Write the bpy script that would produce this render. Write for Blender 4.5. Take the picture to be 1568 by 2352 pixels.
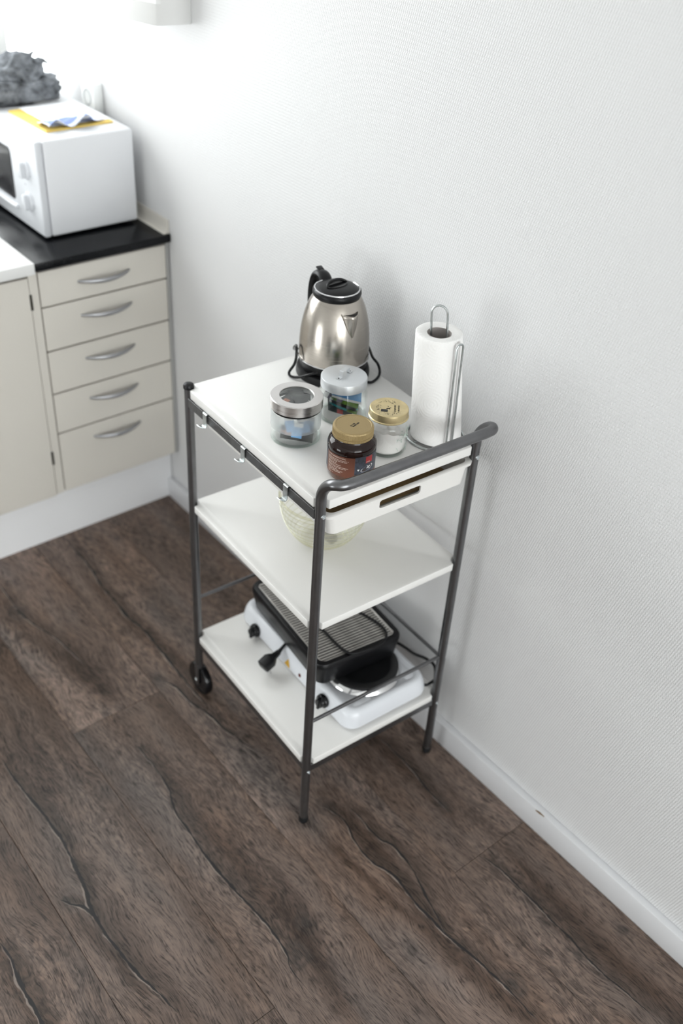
import bpy, bmesh, math, random
from mathutils import Vector, Matrix, noise
R = math.radians
PI = math.pi
random.seed(7)
for o in list(bpy.data.objects):
    bpy.data.objects.remove(o, do_unlink=True)
sc = bpy.context.scene
COL = sc.collection

# ------------------------------------------------------------------ camera
CAM = Vector((-1.33193, -1.08612, 1.92207))
RT = Vector((0.776826, -0.627121, 0.057099))
UP = Vector((0.337403, 0.491071, 0.803125))
FW = Vector((0.531696, 0.604623, -0.593069))
cd = bpy.data.cameras.new('camera')
cd.sensor_fit = 'VERTICAL'
cd.sensor_height = 36.0
cd.lens = 35.0
cd.clip_start = 0.05
cd.dof.use_dof = True
cd.dof.focus_distance = 1.73
cd.dof.aperture_fstop = 2.4
cam = bpy.data.objects.new('camera', cd)
COL.objects.link(cam)
m = Matrix((RT, UP, -FW)).transposed().to_4x4()
m.translation = CAM
cam.matrix_world = m
sc.camera = cam

# ------------------------------------------------------------------ world, daylight, exposure
world = bpy.data.worlds.new('overcast_sky')
sc.world = world
world.use_nodes = True
bg = world.node_tree.nodes['Background']
bg.inputs['Color'].default_value = (0.985, 0.99, 1.0, 1)
bg.inputs['Strength'].default_value = 7.0
sc.view_settings.view_transform = 'Standard'
sc.view_settings.look = 'None'
sc.view_settings.gamma = 1.0
sc.view_settings.use_curve_mapping = False
sc.view_settings.exposure = 0.07
cy = sc.cycles
cy.use_denoising = True
cy.use_adaptive_sampling = True
cy.adaptive_threshold = 0.05
cy.adaptive_min_samples = 16
cy.max_bounces = 9
cy.diffuse_bounces = 4
cy.glossy_bounces = 4
cy.transmission_bounces = 8
cy.transparent_max_bounces = 20
cy.caustics_reflective = False
cy.caustics_refractive = False
cy.sample_clamp_indirect = 6.0
# window openings: (the wall they sit in, x or y range, z range)
XL, YF, YB, ZC = -2.75, -4.00, 1.82, 2.5          # left wall, front wall, back wall, ceiling
WIN_B = (-1.70, 0.0, 1.02, 2.28)               # back wall: x0, x1, z0, z1
FILL_WIN_F = (-2.65, -0.1, 0.06, 2.3)                  # unseen window added in the front wall to brighten front faces: x0, x1, z0, z1
FILL_WIN_L = (0.0, 0.9, 0.06, 0.95)                   # unseen window added in the left wall to lift the low wall: y0, y1, z0, z1


def portal(name, loc, rot, sx, sy):
    l = bpy.data.lights.new(name, 'AREA')
    l.shape = 'RECTANGLE'
    l.size, l.size_y = sx, sy
    l.cycles.is_portal = True
    o = bpy.data.objects.new(name, l)
    o.location, o.rotation_euler = loc, rot
    COL.objects.link(o)


portal('window_daylight', ((WIN_B[0] + WIN_B[1]) / 2, YB + 0.11, (WIN_B[2] + WIN_B[3]) / 2), (R(-90), 0, 0), WIN_B[1] - WIN_B[0], WIN_B[3] - WIN_B[2])
portal('window_daylight', ((FILL_WIN_F[0] + FILL_WIN_F[1]) / 2, YF - 0.11, (FILL_WIN_F[2] + FILL_WIN_F[3]) / 2), (R(90), 0, 0), FILL_WIN_F[1] - FILL_WIN_F[0], FILL_WIN_F[3] - FILL_WIN_F[2])  # daylight through the added front window

portal('window_daylight', (XL - 0.11, (FILL_WIN_L[0] + FILL_WIN_L[1]) / 2, (FILL_WIN_L[2] + FILL_WIN_L[3]) / 2), (R(90), 0, R(-90)), FILL_WIN_L[1] - FILL_WIN_L[0], FILL_WIN_L[3] - FILL_WIN_L[2])  # daylight through the added left window

# ------------------------------------------------------------------ materials
MATS = {}


def nm(name):
    mt = bpy.data.materials.new(name)
    mt.use_nodes = True
    nt = mt.node_tree
    return mt, nt, nt.nodes, nt.links, nt.nodes['Principled BSDF']


def mat(name, col, rough=0.5, metal=0.0, spec=0.5, coat=0.0, bump=None, var=None, emit=None, trans=0.0):
    """plain procedural material; var=(scale, amount) mottles the colour, bump=(scale, strength, distance)"""
    if name in MATS:
        return MATS[name]
    mt, nt, N, L, P = nm(name)
    P.inputs['Base Color'].default_value = (*col, 1)
    P.inputs['Roughness'].default_value = rough
    P.inputs['Metallic'].default_value = metal
    P.inputs['Specular IOR Level'].default_value = spec
    P.inputs['Coat Weight'].default_value = coat
    P.inputs['Transmission Weight'].default_value = trans
    tc = N.new('ShaderNodeTexCoord')
    if var:
        n = N.new('ShaderNodeTexNoise')
        n.inputs['Scale'].default_value = var[0]
        n.inputs['Detail'].default_value = 4
        L.new(tc.outputs['Object'], n.inputs['Vector'])
        r = N.new('ShaderNodeValToRGB')
        a = var[1]
        r.color_ramp.elements[0].position = 0.3
        r.color_ramp.elements[1].position = 0.7
        r.color_ramp.elements[0].color = (*[c * (1 - a) for c in col], 1)
        r.color_ramp.elements[1].color = (*[min(1, c * (1 + a)) for c in col], 1)
        L.new(n.outputs['Fac'], r.inputs['Fac'])
        L.new(r.outputs['Color'], P.inputs['Base Color'])
    if bump:
        n = N.new('ShaderNodeTexNoise')
        n.inputs['Scale'].default_value = bump[0]
        n.inputs['Detail'].default_value = 3
        L.new(tc.outputs['Object'], n.inputs['Vector'])
        b = N.new('ShaderNodeBump')
        b.inputs['Strength'].default_value = bump[1]
        b.inputs['Distance'].default_value = bump[2]
        L.new(n.outputs['Fac'], b.inputs['Height'])
        L.new(b.outputs['Normal'], P.inputs['Normal'])
    if emit:
        P.inputs['Emission Color'].default_value = (*emit[0], 1)
        P.inputs['Emission Strength'].default_value = emit[1]
    MATS[name] = mt
    return mt


def thin_glass(name, tint, base=0.05, edge=0.75, rough=0.02, power=3.0, haze=0.0, hazecol=(0.8, 0.8, 0.8)):
    """clear sheet of glass: transmits straight through, mirrors more at grazing angles"""
    if name in MATS:
        return MATS[name]
    mt, nt, N, L, P = nm(name)
    N.remove(P)
    out = N['Material Output']
    tr = N.new('ShaderNodeBsdfTransparent')
    tr.inputs['Color'].default_value = (*tint, 1)
    gl = N.new('ShaderNodeBsdfGlossy')
    gl.inputs['Roughness'].default_value = rough
    gl.inputs['Color'].default_value = (0.95, 0.97, 0.96, 1)
    lw = N.new('ShaderNodeLayerWeight')
    lw.inputs['Blend'].default_value = 0.5
    pw = N.new('ShaderNodeMath')
    pw.operation = 'POWER'
    pw.inputs[1].default_value = power
    L.new(lw.outputs['Facing'], pw.inputs[0])
    ma = N.new('ShaderNodeMath')
    ma.operation = 'MULTIPLY_ADD'
    ma.inputs[1].default_value = edge
    ma.inputs[2].default_value = base
    L.new(pw.outputs[0], ma.inputs[0])
    mx = N.new('ShaderNodeMixShader')
    L.new(ma.outputs[0], mx.inputs['Fac'])
    L.new(tr.outputs[0], mx.inputs[1])
    L.new(gl.outputs[0], mx.inputs[2])
    last = mx
    if haze > 0:
        df = N.new('ShaderNodeBsdfDiffuse')
        df.inputs['Color'].default_value = (*hazecol, 1)
        tl = N.new('ShaderNodeBsdfTranslucent')
        tl.inputs['Color'].default_value = (*hazecol, 1)
        m1 = N.new('ShaderNodeMixShader')
        m1.inputs['Fac'].default_value = 0.5
        L.new(df.outputs[0], m1.inputs[1])
        L.new(tl.outputs[0], m1.inputs[2])
        m2 = N.new('ShaderNodeMixShader')
        m2.inputs['Fac'].default_value = haze
        L.new(mx.outputs[0], m2.inputs[1])
        L.new(m1.outputs[0], m2.inputs[2])
        last = m2
    L.new(last.outputs[0], out.inputs['Surface'])
    MATS[name] = mt
    return mt


def math_node(N, L, op, a, b=None, c=None):
    n = N.new('ShaderNodeMath')
    n.operation = op
    for i, v in enumerate((a, b, c)):
        if v is None:
            continue
        if isinstance(v, (int, float)):
            n.inputs[i].default_value = v
        else:
            L.new(v, n.inputs[i])
    return n.outputs[0]


def wall_mat(name, col, weave=True):
    mt, nt, N, L, P = nm(name)
    P.inputs['Roughness'].default_value = 0.55
    P.inputs['Specular IOR Level'].default_value = 0.35
    geo = N.new('ShaderNodeNewGeometry')
    sep = N.new('ShaderNodeSeparateXYZ')
    L.new(geo.outputs['Position'], sep.inputs[0])
    M = lambda op, a, b=None, c=None: math_node(N, L, op, a, b, c)
    hor = M('SUBTRACT', sep.outputs[1], sep.outputs[0])
    ver = sep.outputs[2]
    nz = N.new('ShaderNodeTexNoise')
    nz.inputs['Scale'].default_value = 190
    nz.inputs['Detail'].default_value = 1
    L.new(geo.outputs['Position'], nz.inputs['Vector'])
    wob = M('MULTIPLY', M('SUBTRACT', nz.outputs['Fac'], 0.5), 0.55)
    # glass-fibre weave: short upright ridges, each row set off sideways from the next
    v = M('DIVIDE', ver, 0.0068)
    row = M('FLOOR', v)
    fv = M('FRACT', v)
    u = M('ADD', M('ADD', M('DIVIDE', hor, 0.0052), M('MULTIPLY', row, 0.36)), M('MULTIPLY', fv, 0.36))
    u = M('ADD', u, wob)
    rid = M('MULTIPLY_ADD', M('SINE', M('MULTIPLY', u, 2 * PI)), 0.5, 0.5)
    env = M('POWER', M('SINE', M('MULTIPLY', fv, PI)), 0.6)
    h = M('MULTIPLY', rid, env)
    b = N.new('ShaderNodeBump')
    b.inputs['Strength'].default_value = 0.60 if weave else 0.1
    b.inputs['Distance'].default_value = 0.0011
    L.new(h, b.inputs['Height'])
    L.new(b.outputs['Normal'], P.inputs['Normal'])
    n2 = N.new('ShaderNodeTexNoise')
    n2.inputs['Scale'].default_value = 1.7
    n2.inputs['Detail'].default_value = 3
    L.new(geo.outputs['Position'], n2.inputs['Vector'])
    cr = N.new('ShaderNodeValToRGB')
    cr.color_ramp.elements[0].color = (*[c * 0.97 for c in col], 1)
    cr.color_ramp.elements[1].color = (*col, 1)
    L.new(n2.outputs['Fac'], cr.inputs['Fac'])
    L.new(cr.outputs['Color'], P.inputs['Base Color'])
    return mt


def plank_mat(name, seed, x0, x1, cracks=(), tone=1.0, dark=(), knots=()):
    """worn oak-look plank: fine pores along y, swirling figure, the printed cracks and dark streaks of that plank.
    cracks: (list of (x, y) along the crack, half width); dark: (list of (x, y), half width, strength)"""
    mt, nt, N, L, P = nm(name)
    M = lambda op, a, b=None, c=None: math_node(N, L, op, a, b, c)
    geo = N.new('ShaderNodeNewGeometry')
    sep = N.new('ShaderNodeSeparateXYZ')
    L.new(geo.outputs['Position'], sep.inputs[0])
    X, Y = sep.outputs[0], sep.outputs[1]

    def nse(sx, sy, det=3.0, z=0.0, warp=None, rough=0.55, dist=0.0):
        cb = N.new('ShaderNodeCombineXYZ')
        xx = X if warp is None else M('ADD', X, warp)
        L.new(M('MULTIPLY', xx, sx), cb.inputs[0])
        L.new(M('MULTIPLY', Y, sy), cb.inputs[1])
        cb.inputs[2].default_value = seed * 3.17 + z
        n = N.new('ShaderNodeTexNoise')
        n.inputs['Scale'].default_value = 1.0
        n.inputs['Detail'].default_value = det
        n.inputs['Roughness'].default_value = rough
        n.inputs['Distortion'].default_value = dist
        L.new(cb.outputs[0], n.inputs['Vector'])
        return n.outputs['Fac']

    def ramp(f, stops):
        r = N.new('ShaderNodeValToRGB')
        e = r.color_ramp.elements
        e[0].position, e[0].color = stops[0][0], (*stops[0][1], 1)
        e[1].position, e[1].color = stops[-1][0], (*stops[-1][1], 1)
        for p, c in stops[1:-1]:
            k = e.new(p)
            k.color = (*c, 1)
        L.new(f, r.inputs['Fac'])
        return r.outputs['Color']

    def mix(f, a, b, mode='MIX'):
        n = N.new('ShaderNodeMix')
        n.data_type = 'RGBA'
        n.blend_type = mode
        for sock, v in ((n.inputs[0], f), (n.inputs[6], a), (n.inputs[7], b)):
            if isinstance(v, (int, float)):
                sock.default_value = v
            elif isinstance(v, tuple):
                sock.default_value = (*v, 1)
            else:
                L.new(v, sock)
        return n.outputs[2]

    swirl = M('MULTIPLY', M('SUBTRACT', nse(8, 4.0, 2, 5.0), 0.5), 0.075)
    patch = nse(7, 2.2, 2, 1.0)
    tone_n = nse(13, 1.6, 3, 2.0, swirl)
    pores = nse(420, 30, 3, 3.0, swirl, 0.7)
    figure = nse(85, 34, 2, 4.0, swirl, 0.5, 1.1)
    base = ramp(tone_n, [(0.28, (0.062, 0.047, 0.040)), (0.45, (0.105, 0.081, 0.069)), (0.58, (0.135, 0.107, 0.093)), (0.75, (0.165, 0.133, 0.117))])
    base = mix(M('MULTIPLY', ramp(patch, [(0.46, (0, 0, 0)), (0.66, (1, 1, 1))]), 0.42), base, (0.122, 0.080, 0.056))
    base = mix(M('MULTIPLY', ramp(nse(8, 2.6, 2, 9.0), [(0.5, (0, 0, 0)), (0.7, (1, 1, 1))]), 0.55), base, (0.095, 0.092, 0.092))
    hgt = pores

    def curve_x(pts):
        ys = [p[1] for p in pts]
        y0, y1 = min(ys), max(ys)
        t = M('DIVIDE', M('SUBTRACT', Y, y0), y1 - y0)
        fc = N.new('ShaderNodeFloatCurve')
        cm = fc.mapping
        cm.use_clip = False
        q = sorted((((p[1] - y0) / (y1 - y0)), (p[0] - x0) / (x1 - x0)) for p in pts)
        cv = cm.curves[0]
        cv.points[0].location = q[0]
        cv.points[1].location = q[-1]
        for a in q[1:-1]:
            cv.points.new(*a)
        cm.update()
        L.new(t, fc.inputs['Value'])
        cx = M('MULTIPLY_ADD', fc.outputs[0], x1 - x0, x0)
        inside = M('MULTIPLY', M('MULTIPLY', t, M('SUBTRACT', 1.0, t)), 4.0)       # 0 at the ends
        inside = M('POWER', M('MAXIMUM', inside, 0.0), 0.35)
        return cx, inside

    wig = M('MULTIPLY', M('SUBTRACT', nse(40, 26, 3, 12.0), 0.5), 0.008)
    wid = nse(30, 28, 2, 13.0)
    for pts, hw, st in dark:
        cx, ins = curve_x(pts)
        dd = M('ABSOLUTE', M('SUBTRACT', M('ADD', X, M('MULTIPLY', wig, 3.0)), cx))
        f = M('MULTIPLY', M('MAXIMUM', M('SUBTRACT', 1.0, M('DIVIDE', dd, hw)), 0.0), ins)
        f = M('MULTIPLY', f, M('MULTIPLY_ADD', wid, 0.9, 0.25))
        base = mix(M('MINIMUM', M('MULTIPLY', f, st), 0.85), base, mix(0.8, base, (0.32, 0.27, 0.23), 'MULTIPLY'))
    geo_c = []
    for pts, hw in cracks:
        cx, ins = curve_x(pts)
        ds = M('SUBTRACT', M('ADD', X, wig), cx)
        # soft brown-black stain on the right of the crack
        st = M('MULTIPLY', M('MAXIMUM', M('SUBTRACT', 1.0, M('DIVIDE', M('ABSOLUTE', M('SUBTRACT', ds, 0.010)), 0.022)), 0.0), ins)
        base = mix(M('MINIMUM', M('MULTIPLY', M('MULTIPLY', st, wid), 1.9), 0.75), base, (0.045, 0.034, 0.028))
        geo_c.append((hw, ds, ins))
    for kx, ky, kr in knots:
        rr = M('SQRT', M('ADD', M('POWER', M('SUBTRACT', M('ADD', X, M('MULTIPLY', wig, 2.5)), kx), 2.0), M('MULTIPLY', M('POWER', M('SUBTRACT', Y, ky), 2.0), 0.45)))
        f = M('MAXIMUM', M('SUBTRACT', 1.0, M('DIVIDE', rr, kr)), 0.0)
        rings = M('MULTIPLY_ADD', M('SINE', M('MULTIPLY', M('ADD', rr, wig), 420.0)), 0.5, 0.5)
        base = mix(M('MINIMUM', M('MULTIPLY', f, M('MULTIPLY_ADD', rings, 0.9, 0.5)), 0.7), base, (0.040, 0.036, 0.034))
    fig = ramp(figure, [(0.36, (0.62, 0.62, 0.62)), (0.5, (1, 1, 1)), (0.64, (1.38, 1.34, 1.30))])
    base = mix(ramp(nse(6, 3.2, 1, 7.0), [(0.40, (0.25, 0.25, 0.25)), (0.62, (0.9, 0.9, 0.9))]), base, fig, 'MULTIPLY')
    base = mix(0.85, base, ramp(pores, [(0.37, (0.16, 0.155, 0.155)), (0.48, (0.98, 0.98, 0.98)), (0.64, (1.30, 1.27, 1.24))]), 'MULTIPLY')
    for hw, ds, ins in geo_c:
        w = M('MULTIPLY', M('MULTIPLY', M('MULTIPLY_ADD', wid, 2.3, -0.25), hw), ins)
        w = M('MAXIMUM', w, 0.0003)
        # pale lip of the crack
        lp = M('MAXIMUM', M('SUBTRACT', 1.0, M('DIVIDE', M('ABSOLUTE', M('ADD', ds, M('MULTIPLY', w, 1.25))), M('MULTIPLY', w, 0.75))), 0.0)
        lp = M('MULTIPLY', M('MULTIPLY', lp, ins), M('MAXIMUM', M('MULTIPLY_ADD', nse(20, 16, 2, 15.0), 4.0, -1.6), 0.0))
        base = mix(M('MINIMUM', lp, 0.55), base, (0.33, 0.29, 0.26))
        ln = M('MULTIPLY', M('MAXIMUM', M('SUBTRACT', 1.0, M('POWER', M('DIVIDE', M('ABSOLUTE', ds), w), 2.0)), 0.0), ins)
        base = mix(M('MINIMUM', M('MULTIPLY', ln, 2.2), 0.96), base, (0.011, 0.0115, 0.0125))
    base = mix(1.0, base, (tone * 1.12, tone * 1.06, tone * 1.03), 'MULTIPLY')
    L.new(base, P.inputs['Base Color'])
    P.inputs['Roughness'].default_value = 0.48
    P.inputs['Specular IOR Level'].default_value = 0.35
    b = N.new('ShaderNodeBump')
    b.inputs['Strength'].default_value = 0.35
    b.inputs['Distance'].default_value = 0.0006
    L.new(hgt, b.inputs['Height'])
    L.new(b.outputs['Normal'], P.inputs['Normal'])
    return mt


def brushed(name, col, rough=0.3, axis='ring', strength=0.2):
    """brushed metal; 'ring' brushes around z, 'up' along z"""
    mt, nt, N, L, P = nm(name)
    P.inputs['Metallic'].default_value = 1.0
    P.inputs['Base Color'].default_value = (*col, 1)
    tc = N.new('ShaderNodeTexCoord')
    mp = N.new('ShaderNodeMapping')
    mp.inputs['Scale'].default_value = (6, 6, 900) if axis == 'ring' else (500, 500, 4)
    L.new(tc.outputs['Object'], mp.inputs['Vector'])
    n = N.new('ShaderNodeTexNoise')
    n.inputs['Scale'].default_value = 1.0
    n.inputs['Detail'].default_value = 3
    L.new(mp.outputs[0], n.inputs['Vector'])
    r = N.new('ShaderNodeMapRange')
    r.inputs['To Min'].default_value = rough - 0.08
    r.inputs['To Max'].default_value = rough + 0.14
    L.new(n.outputs['Fac'], r.inputs['Value'])
    L.new(r.outputs[0], P.inputs['Roughness'])
    b = N.new('ShaderNodeBump')
    b.inputs['Strength'].default_value = strength
    b.inputs['Distance'].default_value = 0.0003
    L.new(n.outputs['Fac'], b.inputs['Height'])
    L.new(b.outputs['Normal'], P.inputs['Normal'])
    return mt


# ------------------------------------------------------------------ mesh helpers
class MB:
    def __init__(s):
        s.v, s.f, s.mi = [], [], []

    def add(s, vs, fs, mi=0):
        b = len(s.v)
        s.v += [tuple(p) for p in vs]
        s.f += [tuple(b + i for i in f) for f in fs]
        s.mi += [mi] * len(fs)
        return s

    def box(s, x0, x1, y0, y1, z0, z1, mi=0):
        return s.add([(x0, y0, z0), (x1, y0, z0), (x1, y1, z0), (x0, y1, z0), (x0, y0, z1), (x1, y0, z1), (x1, y1, z1), (x0, y1, z1)],
                     [(0, 3, 2, 1), (4, 5, 6, 7), (0, 1, 5, 4), (1, 2, 6, 5), (2, 3, 7, 6), (3, 0, 4, 7)], mi)

    def lathe(s, prof, n=48, c=(0, 0), mi=0, a0=0.0, a1=2 * PI, ax='z', sy=1.0):
        """prof: (r, z) from one end to the other; r = 0 closes a pole"""
        full = abs(a1 - a0 - 2 * PI) < 1e-6
        k = n if full else n + 1
        b = len(s.v)
        idx = []
        for r, z in prof:
            if r < 1e-7:
                idx.append([len(s.v)] * k)
                s.v.append((c[0], c[1], z))
            else:
                row = []
                for i in range(k):
                    a = a0 + (a1 - a0) * i / n
                    row.append(len(s.v))
                    s.v.append((c[0] + r * math.cos(a), c[1] + r * sy * math.sin(a), z))
                idx.append(row)
        for p, q in zip(idx[:-1], idx[1:]):
            for i in range(n if full else n):
                j = (i + 1) % k
                fc = []
                for t in (p[i], p[j], q[j], q[i]):
                    if t not in fc:
                        fc.append(t)
                if len(fc) > 2:
                    s.f.append(tuple(fc))
                    s.mi.append(mi)
        return s

    def tube(s, pts, r, n=12, closed=False, caps=True, mi=0, flat=1.0, side=None):
        """round (or flat: wider along `side`) bar swept along pts; r may be a list"""
        P = [Vector(p) for p in pts]
        k = len(P)
        rr = r if isinstance(r, (list, tuple)) else [r] * k
        T = []
        for i in range(k):
            a = P[(i - 1) % k] if (closed or i > 0) else P[i]
            b2 = P[(i + 1) % k] if (closed or i < k - 1) else P[i]
            T.append((b2 - a).normalized())
        ref = Vector(side) if side else (Vector((0, 0, 1)) if abs(T[0].z) < 0.9 else Vector((1, 0, 0)))
        u = (ref - T[0] * ref.dot(T[0])).normalized()
        rows = []
        for i in range(k):
            if side:
                u = Vector(side)
            u = (u - T[i] * u.dot(T[i])).normalized()
            w = T[i].cross(u)
            row = []
            for j in range(n):
                a = 2 * PI * j / n
                row.append(len(s.v))
                s.v.append(tuple(P[i] + u * (rr[i] * flat * math.cos(a)) + w * (rr[i] * math.sin(a))))
            rows.append(row)
        for i in range(k if closed else k - 1):
            p, q = rows[i], rows[(i + 1) % k]
            for j in range(n):
                s.f.append((p[j], p[(j + 1) % n], q[(j + 1) % n], q[j]))
                s.mi.append(mi)
        if caps and not closed:
            s.f.append(tuple(reversed(rows[0])))
            s.f.append(tuple(rows[-1]))
            s.mi += [mi, mi]
        return s

    def prism(s, poly, z0, z1, mi=0):
        n = len(poly)
        return s.add([(x, y, z0) for x, y in poly] + [(x, y, z1) for x, y in poly],
                     [tuple(range(n - 1, -1, -1)), tuple(range(n, 2 * n))] + [(i, (i + 1) % n, n + (i + 1) % n, n + i) for i in range(n)], mi)

    def loft(s, rings, cap0=True, cap1=True, mi=0):
        """rings: equal-length closed loops of 3D points"""
        n = len(rings[0])
        b = len(s.v)
        for r in rings:
            s.v += [tuple(p) for p in r]
        for k in range(len(rings) - 1):
            for i in range(n):
                s.f.append((b + k * n + i, b + k * n + (i + 1) % n, b + (k + 1) * n + (i + 1) % n, b + (k + 1) * n + i))
                s.mi.append(mi)
        if cap0:
            s.f.append(tuple(b + i for i in range(n - 1, -1, -1)))
            s.mi.append(mi)
        if cap1:
            s.f.append(tuple(b + (len(rings) - 1) * n + i for i in range(n)))
            s.mi.append(mi)
        return s

    def build(s, name, material, parent=None, bevel=0.0, seg=2, ang=35, loc=None, rot=None, smooth=True):
        me = bpy.data.meshes.new(name)
        me.from_pydata(s.v, [], s.f)
        mats = material if isinstance(material, (list, tuple)) else [material]
        for mm in mats:
            me.materials.append(mm)
        me.polygons.foreach_set('material_index', s.mi)
        bm = bmesh.new()
        bm.from_mesh(me)
        bmesh.ops.recalc_face_normals(bm, faces=bm.faces)
        if bevel > 0:
            ed = [e for e in bm.edges if len(e.link_faces) == 2 and e.calc_face_angle(0) > R(30)]
            bmesh.ops.bevel(bm, geom=ed, offset=bevel, segments=seg, affect='EDGES', profile=0.5, clamp_overlap=True)
        bm.to_mesh(me)
        bm.free()
        if smooth:
            me.polygons.foreach_set('use_smooth', [True] * len(me.polygons))
            me.set_sharp_from_angle(angle=R(ang))
        o = bpy.data.objects.new(name, me)
        COL.objects.link(o)
        if parent:
            o.parent = parent
        if loc:
            o.location = loc
        if rot:
            o.rotation_euler = rot
        return o


def tag(o, label=None, cat=None, group=None, kind=None):
    for k, v in (('label', label), ('category', cat), ('group', group), ('kind', kind)):
        if v:
            o[k] = v
    return o


def thing(name, label, cat, loc=(0, 0, 0), rotz=0.0, group=None):
    o = bpy.data.objects.new(name, None)
    COL.objects.link(o)
    o.empty_display_size = 0.05
    o.location = loc
    o.rotation_euler = (0, 0, rotz)
    return tag(o, label, cat, group)


def rrect(x0, x1, y0, y1, r, n=5):
    p = []
    for cx, cy_, a in ((x1 - r, y1 - r, 0), (x0 + r, y1 - r, 90), (x0 + r, y0 + r, 180), (x1 - r, y0 + r, 270)):
        for i in range(n + 1):
            t = R(a + 90 * i / n)
            p.append((cx + r * math.cos(t), cy_ + r * math.sin(t)))
    return p


def smooth_path(pts, n=6, closed=False):
    """Catmull-Rom through pts"""
    P = [Vector(p) for p in pts]
    k = len(P)
    out = []
    for i in range(k if closed else k - 1):
        p0 = P[(i - 1) % k] if (closed or i > 0) else P[0] * 2 - P[1]
        p1, p2 = P[i], P[(i + 1) % k]
        p3 = P[(i + 2) % k] if (closed or i < k - 2) else P[-1] * 2 - P[-2]
        for j in range(n):
            t = j / n
            out.append(0.5 * ((2 * p1) + (p2 - p0) * t + (2 * p0 - 5 * p1 + 4 * p2 - p3) * t * t + (3 * p1 - p0 - 3 * p2 + p3) * t ** 3))
    if not closed:
        out.append(P[-1])
    return out


def cut(o, cutter_mb):
    """subtract a shape from o's mesh"""
    c = cutter_mb.build('cutter', list(o.data.materials)[0])
    c.parent = o.parent
    md = o.modifiers.new('cut', 'BOOLEAN')
    md.object = c
    md.operation = 'DIFFERENCE'
    md.solver = 'EXACT'
    bpy.context.view_layer.update()
    dg = bpy.context.evaluated_depsgraph_get()
    me = bpy.data.meshes.new_from_object(o.evaluated_get(dg))
    o.modifiers.clear()
    old = o.data
    o.data = me
    bpy.data.meshes.remove(old)
    cm = c.data
    bpy.data.objects.remove(c, do_unlink=True)
    bpy.data.meshes.remove(cm)
    me.set_sharp_from_angle(angle=R(35))


def text_verts(txt, size):
    """flat outline mesh of a word: (verts, faces), origin at the left of the baseline"""
    cu = bpy.data.curves.new('t', 'FONT')
    cu.body = txt
    cu.size = size
    cu.resolution_u = 2
    o = bpy.data.objects.new('t', cu)
    COL.objects.link(o)
    bpy.context.view_layer.update()
    dg = bpy.context.evaluated_depsgraph_get()
    me = bpy.data.meshes.new_from_object(o.evaluated_get(dg))
    vs = [tuple(v.co) for v in me.vertices]
    fs = [tuple(p.vertices) for p in me.polygons]
    bpy.data.meshes.remove(me)
    bpy.data.objects.remove(o, do_unlink=True)
    bpy.data.curves.remove(cu)
    return vs, fs


# colours ------------------------------------------------------------
M_WALL = wall_mat('woven_wallcovering_white', (0.73, 0.73, 0.735))
M_PAINT = wall_mat('smooth_white_paint', (0.80, 0.80, 0.79), weave=False)
M_CEIL = mat('matt_ceiling_paint', (0.74, 0.74, 0.73), 0.8, var=(2, 0.02))
M_SKIRT = mat('white_skirting_paint', (0.74, 0.745, 0.765), 0.4, var=(3, 0.02))
M_CREAM = mat('cream_laminate', (0.665, 0.635, 0.58), 0.45, var=(2.5, 0.015))
M_PLINTH = mat('white_plinth_laminate', (0.86, 0.865, 0.88), 0.4, var=(2, 0.03))
M_BLACKTOP = mat('black_laminate', (0.005, 0.0055, 0.007), 0.24, spec=0.22, bump=(260, 0.06, 0.0004), var=(90, 0.3))
M_WHITETOP = mat('white_worktop_laminate', (0.82, 0.82, 0.81), 0.3, var=(3, 0.01))
M_MW = mat('microwave_white_enamel', (0.75, 0.76, 0.785), 0.3, var=(4, 0.01))
M_MW_DIMMED = mat('microwave_front_dimmed', (0.63, 0.645, 0.675), 0.35, var=(4, 0.01))  # front and knobs coloured darker to offset strong window light
M_DARKGLASS = mat('microwave_dark_window', (0.035, 0.035, 0.038), 0.12, var=(20, 0.15))
M_HANDLE = mat('satin_nickel', (0.40, 0.405, 0.42), 0.42, 1.0, bump=(80, 0.05, 0.0003))
M_SHELF = mat('shelf_white_lacquer', (0.82, 0.81, 0.79), 0.32, var=(3, 0.012))
M_STEEL = mat('grey_painted_steel', (0.180, 0.180, 0.186), 0.29, 0.92, bump=(300, 0.05, 0.0002), var=(35, 0.08))
M_RAIL = mat('dark_flat_steel', (0.12, 0.12, 0.122), 0.40, 0.7, var=(60, 0.2))
M_ZINC = mat('zinc_plated_steel', (0.52, 0.55, 0.55), 0.33, 1.0, bump=(150, 0.12, 0.0004), var=(60, 0.25))
M_PLASTIC = mat('white_tray_plastic', (0.80, 0.785, 0.76), 0.42, var=(4, 0.012))
M_BLACK = mat('black_plastic', (0.006, 0.006, 0.007), 0.36, spec=0.28, bump=(400, 0.05, 0.0002))
M_BLACKG = mat('glossy_black_plastic', (0.005, 0.005, 0.006), 0.16, spec=0.35)
M_RUBBER = mat('black_rubber', (0.010, 0.010, 0.011), 0.6, spec=0.25)
M_SCREW = mat('screw_zinc', (0.62, 0.66, 0.68), 0.25, 1.0)
M_CHROME = mat('chrome', (0.75, 0.75, 0.76), 0.12, 1.0)
M_KETTLE = brushed('kettle_brushed_steel', (0.50, 0.46, 0.415), 0.20, 'ring', 0.05)
M_LIDSTEEL = brushed('jar_lid_brushed_steel', (0.66, 0.64, 0.63), 0.27, 'ring', 0.2)
M_ALU = mat('white_aluminium', (0.66, 0.68, 0.70), 0.38, 0.55, var=(12, 0.02))
M_GOLD = mat('gold_plastic_lid', (0.34, 0.25, 0.115), 0.42, 0.35, bump=(700, 0.06, 0.0002))
M_BRASS = mat('gold_tin_lid', (0.62, 0.51, 0.29), 0.33, 0.75, var=(40, 0.12))
M_INK = mat('black_print', (0.012, 0.011, 0.010), 0.5)
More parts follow.
